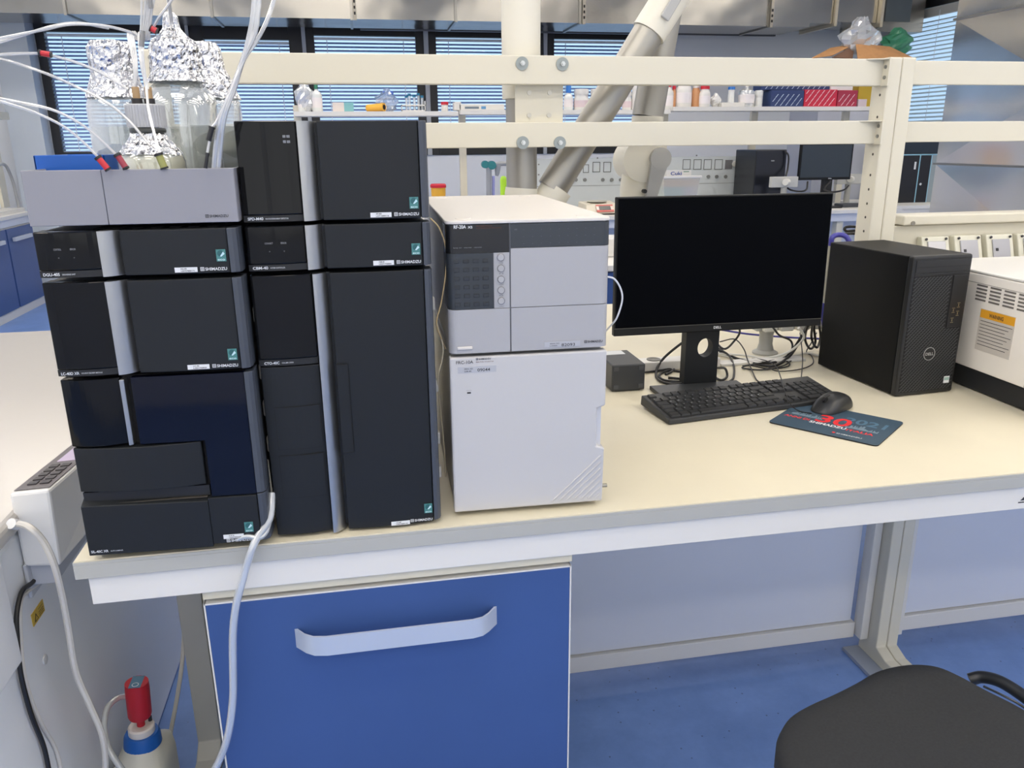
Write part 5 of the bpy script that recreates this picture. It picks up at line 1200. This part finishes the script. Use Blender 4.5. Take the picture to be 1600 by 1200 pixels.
# yellow roll lying down
a = at(574, 166, Y=5.90); b = at(600, 167, Y=5.86)
tr = thing('tape_roll', 'yellow cardboard roll lying on the far shelf beside a bag', 'roll', (a.x, 5.9, zA))
m_ = MB(mat('roll_yellow', (228, 172, 62), .6)); m_.cyl(Vector((a.x, 5.93, zA + .030)), Vector((b.x, 5.84, zA + .034)), .028, 22, .033); dpart(m_, 'roll_body', tr)
dpart(MB(black_d).cyl(Vector((b.x - .002, 5.8415, zA + .034)), Vector((b.x + .003, 5.8385, zA + .034)), .020, 18), 'roll_core', tr)
bag('plastic_bag', 'clear bag with blue contents standing on the far shelf by the yellow roll', 605, zA, 38, 33, bluebag, 5.96, 7)
tag(MB(mat('blue_print', (70, 104, 186), .5)).box(at(598, 150, Y=5.93).x, at(615, 150, Y=5.93).x, 5.925, 5.94, zA + .135, zA + .165).build('blue_cloth', loc=(at(606, 150, Y=5.93).x, 5.93, zA + .13), bev=.01), 'rolled blue cloth inside the clear bag on the far shelf', 'cloth')
rk = thing('tube_rack', 'small white rack with blue-capped tubes on the far shelf', 'tube rack', (at(646, 170, Y=5.9).x, 5.9, zA))
MB(pw).box(-.10, .10, -.03, .04, 0, .012).box(-.10, .10, -.03, .04, .045, .055).box(-.10, -.094, -.03, .04, 0, .055).box(.094, .1, -.03, .04, 0, .085).build('rack', rk)
for x, h_ in ((-.055, .10), (-.03, .115), (.01, .105), (.045, .118), (.075, .10)):
    o = MB(thin('tube_clear', (220, 226, 230), .6)).cyl((x, 0, .012), (x, 0, h_ + .01), .011, 12).build('tube', rk); c_ = MB(tealc).cyl((0, 0, 0), (0, 0, .018), .0135, 14).build('tube_cap', None); c_.parent = o; c_.location = (x, 0, h_ + .01)
jar('sample_jar', 'small pale cup with a bright red lid right of the tube rack', 695, zA, 11, 14, pw, red, .3, .95)
dv = thing('tray_device', 'white flat kit tray with printed front on the far shelf beside the arm column', 'tray', (at(752, 170, Y=5.88).x, 5.88, zB))
MB(pw).box(-.19, .20, 0, .16, 0, .05).box(-.23, -.17, .0, .12, 0, .068).build('kit_case', dv, bev=.006)
m_ = MB(mat('print_grey', (110, 124, 138), .6)).box(-.14, -.02, -.001, 0, .012, .03).use(mat('print_blue', (96, 150, 196), .6)).box(.0, .04, -.001, 0, .010, .032); m_.build('printed_front', dv)
jar('wash_bottle', 'squeeze bottle with a blue nozzle top beside the arm mounting plate', 888, zB, 14, 36, pet, bluc, .34, .5, paper)
jar('powder_jar', 'wide white screw jar with printed label, left of the slanting arm', 908, zB, 23, 29, pw, pw, .26, .85, labp)
jar('powder_jar', 'second wide white jar, partly behind the slanting arm', 932, zB, 20, 29, pw, pw, .26, .85, labp)
jar('powder_jar', 'white jar between the two arm tubes', 979, zB, 14, 26, pw, pw, .26, .85, labp)
jar('powder_jar', 'tall grey-shaded jar hidden mostly by the upright arm tube', 991, zB, 10, 34, pw, pw, .2, .8)
jar('reagent_bottle', 'white square-shouldered bottle half behind the upright arm tube', 1043, zB, 16, 36, pw, red, .14, .5, paper)
jar('reagent_bottle', 'amber bottle with red cap between two white reagent bottles', 1052, zC - .012 + .012, 6, 30, amb, red, .2, .8)
jar('reagent_bottle', 'large white bottle with wide red cap and printed label on the far shelf', 1067, zC, 24, 37, pw, red, .16, .62, paper)
jar('reagent_bottle', 'orange-tinted translucent bottle behind the red-capped white ones', 1086, zC, 14, 32, amb, pw, .2, .7)
jar('reagent_bottle', 'smaller white bottle with a bright red screw cap, rightmost of the red-capped ones', 1100, zC, 16, 32, pw, red, .26, .72, paper, Y=5.87)
bag('paper_wrap', 'crumpled white paper wrap on the far shelf next to the red-capped bottle', 1117, zC, 18, 18, mat('paper_white', (222, 222, 220), .7), 5.92, 9, cat='paper')
jar('test_tube', 'upright tube with a royal blue cap on the far shelf', 1141, zC, 9, 27, pet, bluc, .14, 1)
abox('slide_box', 'flat white box lying in front of the stoppered flask', 1128, 1164, 160, zC, .1, pw, 5.84)
jar('stoppered_flask', 'clear squat flask with a pointed stopper on the far shelf', 1165, zC, 23, 34, thin('flask_glass', (220, 224, 226), .5, .05, .2), pw, .22, .2, paper)
jar('small_vial', 'small clear vial left of the blue patterned cartons', 1184, zC, 10, 22, pet, pet, .3, 1)
def patterned(label, px0, px1, py0, col, dash, base=None, Y=5.86, depth=.16, side=False):
    t, hw, h_ = abox('patterned_carton', label, px0, px1, py0, zC, depth, col, Y, group='dash-patterned cartons on the far shelf', base=base)
    m_ = MB(dash); s_ = .052; k = 0
    for j in range(int(h_ / .034) + 1):
        for i in range(int(2 * hw / s_) + 2):
            x = -hw + .012 + i * s_ + (j % 2) * s_ / 2 - s_ / 2; z = .010 + j * .034
            x0, z0, x1, z1 = x, z, x + .024, z + .030
            if x0 < -hw + .004 or x1 + .008 > hw or z1 > h_ - .002: continue
            m_.add([(x0, -.0015, z0), (x0 + .008, -.0015, z0), (x1 + .008, -.0015, z1), (x1, -.0015, z1)], [(0, 1, 2, 3)])
    if m_.v: m_.build('dash_print', t)
    return t, h_
navy = mat('carton_navy', (40, 58, 104), .55); redc = mat('carton_red', (190, 32, 62), .55); redd = mat('carton_red_dark', (158, 40, 66), .55); dsh = mat('dash_pale', (176, 190, 210), .6); dsr = mat('dash_rose', (222, 190, 196), .6)
t, h_ = patterned('lower dark blue carton with pale slanted dashes on the far shelf', 1206, 1257, 141, navy, dsh)
patterned('upper dark blue carton with pale dashes, stacked on the blue and red cartons', 1190, 1300, 128, navy, dsh, base=zC + h_ + .004, Y=5.90)
patterned('bright red carton with pale dashes, left one of the red pair', 1258, 1309, 140, redc, dsr)
patterned('darker red carton with pale dashes, right one of the red pair', 1310, 1341, 141, redd, dsr)
abox('label_box', 'thin white carton lying on top of the red cartons', 1299, 1333, 131, zC, .12, pw, 5.88, base=zC + h_ + .002)
abox('small_carton', 'tiny pale printed box right of the red cartons', 1342, 1355, 155, zC, .05, mat('carton_lilac', (190, 178, 186), .6), 5.85)
abox('yellow_carton', 'mustard yellow box at the right end of the far shelf behind the upright', 1344, 1376, 120, zC, .1, mat('carton_mustard', (176, 148, 40), .6), 5.95)
# open cardboard box on a high cabinet behind
hc = thing('high_cabinet', 'pale cabinet behind the far shelf that carries the open cardboard box', 'cabinet', (5.9, 6.6, 0))
x0_, x1_ = at(1272, 92, Y=6.5).x, at(1425, 92, Y=6.5).x
zcb = at(1340, 100, Y=6.5).z
dpart(MB(wall_g).box(x0_ + .1, min(x1_, 6.6), 6.50, 7.05, .0, zcb - .12), 'carcass', hc)
kb2 = mat('cardboard', (186, 138, 92), .75, noise=.03, nscale=20); kbi = mat('cardboard_inner', (118, 88, 70), .8)
cbx = thing('cardboard_box', 'open brown cardboard box with raised flaps holding clear bags', 'box', (5.9, 6.7, zcb - .12))
xa_, xm_, xb_ = x0_ + .15, at(1336, 80, Y=6.5).x, at(1418, 85, Y=6.5).x
def Q(m, pts, name): 
    m_ = MB(m); m_.add([Vector(q) for q in pts], [tuple(range(len(pts)))]); return dpart(m_, name, cbx, solid=.006)
zb_ = zcb - .118; zt_ = zcb + .02
Q(kb2, [(xa_, 6.52, zb_), (xb_, 6.52, zb_), (xb_, 6.52, zt_), (xa_, 6.52, zt_)], 'side_wall'); Q(kb2, [(xa_, 6.95, zb_), (xb_, 6.95, zb_), (xb_, 6.95, zt_), (xa_, 6.95, zt_)], 'side_wall')
Q(kbi, [(xa_, 6.52, zb_), (xa_, 6.95, zb_), (xa_, 6.95, zt_), (xa_, 6.52, zt_)], 'side_wall'); Q(kbi, [(xb_, 6.52, zb_), (xb_, 6.95, zb_), (xb_, 6.95, zt_), (xb_, 6.52, zt_)], 'side_wall')
g = lambda x, y, Y: at(x, y, Y=Y)
Q(kb2, [g(1268, 91, 6.45), g(1298, 75, 6.75), g(1336, 69, 6.80), g(1300, 87, 6.5)], 'flap'); Q(kbi, [g(1300, 90, 6.53), g(1335, 70, 6.8), g(1332, 92, 6.6)], 'flap')
Q(kb2, [g(1337, 68, 6.7), g(1390, 73, 6.7), g(1430, 92, 6.45), g(1340, 92, 6.52)], 'flap')
def bag2(label, x, y, wpx, hpx, m, Y, seed):
    c_ = at(x, y, Y=Y); return bag('plastic_bag', label, x, c_.z, wpx, hpx, m, Y, seed)
bag('plastic_bag', 'crumpled clear bag bulging out of the open cardboard box', 1332, at(1332, 88, Y=6.9).z, 66, 46, clbag, 6.75, 13)
bag('green_bag', 'green plastic bag lying behind the raised box flap', 1388, at(1388, 88, Y=7.1).z, 50, 33, mat('bag_green', (62, 136, 102), .35), 6.98, 17)
# things on the far bench
zf = .9005
bl = thing('lab_balance', 'cream laboratory balance with red-framed display on the far bench', 'balance', (at(940, 330, Y=5.45).x, 5.45, .9))
m_ = MB(mat('balance_foot', (62, 60, 60), .6)).box(-.13, .14, .0, .26, .0, .012); m_.build('base', bl)
m_ = MB(mat('balance_cream', (216, 208, 190), .45)); m_.hexa([(-.14, -.02, .012), (.15, -.02, .012), (.15, .26, .012), (-.14, .26, .012)], [(-.12, .05, .085), (.15, .05, .085), (.15, .24, .10), (-.14, .24, .10)]); m_.build('housing', bl, bev=.006)
m_ = MB(mat('balance_red', (206, 112, 104), .5)); M = Matrix.Translation((0, .013, .046)) @ Matrix.Rotation(math.radians(-44), 4, 'X')
M = Matrix.Translation((.03, .012, .050)) @ Matrix.Rotation(math.radians(-46.2), 4, 'X')
m_.box(-.075, .075, -.0075, -.004, -.04, .038, M); m_.use(mat('balance_lcd', (112, 112, 108), .3)).box(-.05, .05, -.0095, -.0075, -.022, .022, M); m_.use(mat('balance_white', (230, 216, 206), .5)).box(-.075, -.052, -.009, -.0075, -.02, .02, M).box(.052, .075, -.009, -.0075, -.02, .02, M); m_.build('display', bl)
MB(mat('pan_grey', (190, 186, 172), .35)).lathe([(.085, .10), (.085, .108), (.03, .11)], 28, (0, .15, 0)).build('weighing_pan', bl)
t = thing('paper_bin', 'open white container stuffed with teal and yellow packets, right of the arm swivel', 'container', (at(1062, 300, Y=5.4).x, 5.4, .9))
xw0, xw1 = at(1035, 290, Y=5.4).x - t.location.x, at(1092, 290, Y=5.4).x - t.location.x; zz = at(1062, 277, Y=5.4).z - .9
m_ = MB(thin('bin_clear', (222, 222, 216), .45, .2, .1)); m_.hexa([(xw0 + .03, .0, .002), (xw1 - .04, .0, .002), (xw1 - .04, .2, .002), (xw0 + .03, .2, .002)], [(xw0, -.02, zz), (xw1, -.02, zz), (xw1, .22, zz), (xw0, .22, zz)]); m_.build('bin', t)
MB(pw).box(xw0 - .01, xw1 + .012, -.03, -.01, zz - .008, zz + .012).build('bin_rim', t, bev=.004)
MB(mat('packet_yellow', (226, 178, 96), .5)).box(xw0 + .012, xw1 - .03, -.008, .16, zz - .075, zz - .028).build('yellow_packet', t)
MB(mat('packet_teal', (88, 178, 178), .5)).box(xw0 + .03, xw1 - .14, -.008, .15, .04, zz - .085).build('teal_packet', t)
MB(mat('packet_lilac', (186, 180, 200), .5)).box(xw1 - .135, xw1 - .045, -.006, .15, .05, zz - .08).build('lilac_packet', t)
ck = thing('foil_box', 'long white foil roll carton with blue lettering lying on the packet container', 'box', (at(1062, 276, Y=5.44).x, 5.44, .9 + zz + .0125))
MB(pw).box(-.13, .09, -.03, .03, 0, .045).build('carton', ck); m_ = MB(mat('blue_lettering', (40, 72, 150), .5)).text('Cuki', (-.095, -.0308, .006), FR, UP, .028, .10, True); m_.use(grn).box(.02, .07, -.0308, -.03, .03, .036); m_.build('printed_name', ck)
# far computer, monitor and sockets on the right half of the far bench
mtn = thing('far_monitor', 'small black monitor switched off on the far bench right of the rails centre', 'monitor', (at(1290, 300, Y=5.6).x, 5.6, .9))
xa_, xb_ = at(1251, 240, Y=5.55).x - mtn.location.x, at(1333, 240, Y=5.55).x - mtn.location.x; za_, zb_ = at(1290, 281, Y=5.55).z - .9, at(1290, 224, Y=5.55).z - .9
MB(bez).box(xa_, xb_, -.05, -.02, za_, zb_).build('case', mtn, bev=.004); MB(mat('screen_far', (44, 54, 62), .35)).box(xa_ + .016, xb_ - .016, -.0515, -.05, za_ + .022, zb_ - .014).build('screen', mtn)
MB(lettering).text('DELL', (-.02, -.0525, za_ + .007), FR, UP, .010, .035, True).build('brand_lettering', mtn)
MB(blackp).box(-.045, .045, -.02, .02, .01, za_ + .1).box(-.12, .12, -.1, .1, 0, .012).build('stand', mtn, bev=.003)
tw = thing('far_tower', 'black computer tower on the far bench left of the small monitor', 'computer', (at(1204, 300, Y=5.6).x, 5.6, .9))
xa_, xb_ = at(1180, 260, Y=5.6).x - tw.location.x, at(1228, 260, Y=5.6).x - tw.location.x; zb_ = at(1205, 234, Y=5.6).z - .9
MB(mat('tower_far', (20, 23, 32), .25)).box(xa_, xb_, 0, .40, .0, zb_).build('case', tw, bev=.008)
m_ = MB(lettering_g).box(-.02, .012, -.001, 0, zb_ - .10, zb_ - .088); m_.build('front_badge', tw); MB(lettering_g).box(-.08, -.03, -.001, 0, .06, .085).build('front_sticker', tw)
def pedestal(label, px, Y, pyt):
    x = at(px, 280, Y=Y).x; z = at(px, pyt, Y=Y).z - .9
    t = thing('socket_post', label, 'socket', (x, Y, .9), 0, 'socket posts on the far bench')
    MB(grp).lathe([(.05, 0), (.028, .02), (.026, z - .09)], 20).build('post', t); MB(mat('socket_far', (190, 190, 184), .5)).box(-.13, .12, -.02, .03, z - .09, z).build('socket_head', t, bev=.005)
    MB(mat('plug_white2', (222, 220, 210), .45)).cyl((-.02, -.05, z - .045), (.02, -.02, z - .045), .028, 14).build('plug', t)
pedestal('pale socket post between the far tower and the small monitor', 1226, 5.42, 276); pedestal('pale socket post at the right edge of the small far monitor', 1326, 5.78, 272)
def wcable(label, pts): return cable('far_cable', label, 'cable', [at(x, y, Y=Y) for x, y, Y in pts], .008, cbl, 6)
wcable('black cable drooping from the far tower top', [(1227, 236, 5.58), (1232, 244, 5.56), (1231, 262, 5.55), (1228, 275, 5.5)])
wcable('black cable curving under the small far monitor on the left', [(1228, 292, 5.45), (1236, 297, 5.45), (1250, 299, 5.5), (1260, 296, 5.5), (1262, 284, 5.55)])
wcable('black cable curving under the small far monitor on the right', [(1298, 283, 5.55), (1288, 295, 5.5), (1300, 300, 5.45), (1318, 297, 5.5), (1326, 290, 5.6)])
# dark flat items behind right of monitor
t = thing('keyboard_stack', 'dark flat keyboard lying on the far bench right of the monitor edge', 'keyboard', (at(1336, 312, Y=5.56).x, 5.56, .9)); MB(mat('far_dark', (60, 64, 70), .5)).box(-.13, .14, -.02, .12, 0.001, .03).build('case', t, bev=.004)
# silver-and-black tower at far right
t = thing('silver_tower', 'black-fronted computer tower with silver side at far right behind the upright', 'computer', (at(1430, 313, Y=5.9).x, 5.9, .9))
x0_, x1_, x2_, x3_ = [at(px, 290, Y=5.9).x - t.location.x for px in (1398, 1431, 1449, 1466)]; zt_ = at(1430, 241, Y=5.9).z - .9
MB(mat('tower_silver', (150, 162, 166), .4)).box(x0_, x3_, .004, .35, 0, zt_).build('case', t, bev=.004)
MB(mat('tower_far2', (16, 18, 24), .3)).box(x0_, x1_, -.004, .004, 0, zt_ - .01).box(x1_ + .012, x2_, -.004, .004, 0, zt_ - .01).build('front', t)
MB(mat('tower_line', (150, 200, 220), .3)).box(x1_, x1_ + .010, -.005, .004, 0, zt_).box(x0_, x3_, -.005, .004, zt_ - .01, zt_).box(x2_, x2_ + .008, -.005, .004, 0, zt_).build('edge_line', t)
m_ = MB(lettering).text('lx', (x1_ - .045, -.0055, zt_ - .13), (0, 0, 1), (-1, 0, 0), .022, .09, True) if False else MB(lettering).box(x1_ - .05, x1_ - .03, -.0055, -.004, zt_ - .14, zt_ - .07).cyl((x1_ + .045, -.004, zt_ - .28), (x1_ + .045, -.006, zt_ - .28), .012, 12)
m_.build('front_marks', t)
t = thing('dark_case', 'dark blue case standing on top of the silver-sided tower', 'case', (at(1430, 240, Y=5.95).x, 5.95, .9 + zt_ + .001)); MB(mat('case_navy', (22, 38, 52), .4)).box(x0_, x3_ + .02, 0, .3, 0, .12).build('case', t, bev=.004)
# sharps bin, stand and green bottle between the benches
sh = thing('sharps_bin', 'small yellow sharps container with a red lid behind the detector', 'container', (at(685, 300, Y=5.5).x, 5.5, .9))
zz = at(685, 293, Y=5.5).z - .9; r_ = (at(697, 300, Y=5.5) - at(673, 300, Y=5.5)).length / 2
MB(mat('bin_yellow', (222, 166, 50), .45)).lathe([(r_ * .85, .0), (r_ * .95, zz)], 28).build('bin_body', sh); MB(red).lathe([(r_ * 1.04, zz), (r_ * 1.04, zz + .02), (r_ * .9, zz + .03)], 28).build('lid', sh)
sn_ = thing('instrument_stand', 'grey tubular stand with a teal clamp knob left of the arm column', 'stand', (at(770, 300, Y=5.4).x, 5.4, .9))
m_ = MB(mat('stand_grey', (150, 152, 156), .4)); p = lambda x, y: at(x, y, Y=5.4) - sn_.location
m_.tube([Vector((p(764, 300).x, 0, 0)), p(764, 300), p(764, 262)], .022, 12).box(-.12, .1, -.08, .1, 0, .015).tube([p(766, 259), p(780, 256), p(800, 256)], .018, 12).tube([p(778, 258), p(777, 270), p(776, 275)], .025, 12, taper=.5); m_.build('stand_frame', sn_)
MB(mat('knob_teal', (40, 122, 126), .4)).cyl(p(758, 257) + Vector((0, -.02, 0)), p(758, 257) + Vector((0, .03, 0)), .03, 16).cyl(p(768, 258) + Vector((0, -.03, 0)), p(768, 258) + Vector((0, .03, 0)), .034, 16).build('clamp_knob', sn_)
MB(mat('tube_lilac', (150, 152, 200), .4)).cyl(p(771, 305), p(771, 275), .012, 10).build('lilac_tube', sn_)
gb = at(787, 305, Y=1.2)
gs = thing('green_bottle', 'fluorescent green stick standing upright behind the white detector', 'bottle', (gb.x, 1.2, .9))
zz = at(787, 275, Y=1.2).z - .9; MB(mat('fluo_green', (178, 232, 60), .4)).lathe([(.010, 0), (.010, zz - .012), (.0085, zz - .004), (.004, zz)], 20).build('stick', gs)
# low blue cabinet standing in the aisle behind the bench
cbn = thing('aisle_cabinet', 'low blue-fronted cabinet with white top seen in the gap left of the monitor', 'cabinet', (1.9, 2.75, 0))
dpart(MB(white_lam).box(1.35, 2.3, 2.66, 3.2, .872, .9), 'top', cbn); dpart(MB(pale_panel).box(1.37, 2.28, 2.70, 3.18, .0, .872), 'carcass', cbn); dpart(MB(blue_door).box(1.38, 2.27, 2.68, 2.70, .08, .862), 'door', cbn)
t = thing('white_case', 'small white case on the aisle cabinet, seen through the narrow gap', 'case', (1.9, 2.85, .9)); MB(pw).box(-.25, .12, .1, .28, .0005, .10).build('case', t, bev=.006)
# ------------------------------------------------------------------ left wall bench with blue cabinets and tap
LBX = -2.70
lb = thing('wall_bench', 'white-topped wall bench at the far left under the racks', 'bench', (LBX, 6, 0))
dpart(MB(white_lam).box(XL, LBX + .01, 4.2, 7.4, .87, .9).box(XL, LBX - .05, 4.2, 7.4, .9, .935), 'worktop', lb); dpart(MB(pale_panel).box(XL, LBX - .012, 4.2, 7.4, .80, .869), 'apron', lb)
dpart(MB(white_lam).box(XL, LBX - .02, 4.2, 7.4, .0, .07), 'plinth', lb)
for i, (y0_, y1_, l) in enumerate(((5.1, 5.95, 'nearest blue base cabinet of the left wall bench, cut by the picture edge'), (5.955, 6.76, 'blue base cabinet with a pale strap handle under the left wall bench'), (6.765, 7.38, 'narrow blue base cabinet at the far end of the left wall bench'))):
    t = thing('blue_cabinet', l, 'cabinet', (LBX, y0_, .07), 0, 'blue cabinets under the left wall bench')
    MB(white_lam).box(XL - LBX + .01, -.02, .002, y1_ - y0_ - .002, .001, .725).build('carcass', t)
    dr = MB(blue_door).box(-.02, -.002, .012, y1_ - y0_ - .012, .012, .715).build('door', t)
    MB(alu).box(.0, .03, (y1_ - y0_) - .52, (y1_ - y0_) - .12, .60, .635).build('handle', dr, bev=.004)
tp = thing('tap', 'grey swan-neck tap on the left wall bench', 'tap', (LBX - .12, 6.2, .935))
tp.location = (at(28, 316, X=LBX - .10).x, at(28, 316, X=LBX - .10).y, .935)
m_ = MB(mat('tap_grey', (156, 158, 160), .35)); L0 = Vector(tp.location)
q = [Vector((0, 0, 0)), at(22, 290, X=LBX - .1) - L0, at(14, 268, X=LBX - .1) - L0, at(8, 258, X=LBX - .1) - L0, at(0, 257, X=LBX - .1) - L0, at(-8, 266, X=LBX - .1) - L0]
m_.tube(q, .014, 12); m_.build('swan_neck', tp)
rk2 = thing('wall_rack', 'white drilled upright with a small shelf end at the far left', 'rack', (-2.95, 6.3, .94))
p = at(6, 320, X=-2.93); dpart(MB(cream_metal).box(-2.96, -2.93, p.y, p.y + .14, .936, at(2, 190, X=-2.93).z), 'upright', rk2); dpart(MB(cream_metal).box(-2.96, -2.80, p.y - .5, p.y + .16, at(10, 188, X=-2.9).z, at(10, 177, X=-2.9).z), 'shelf_end', rk2)
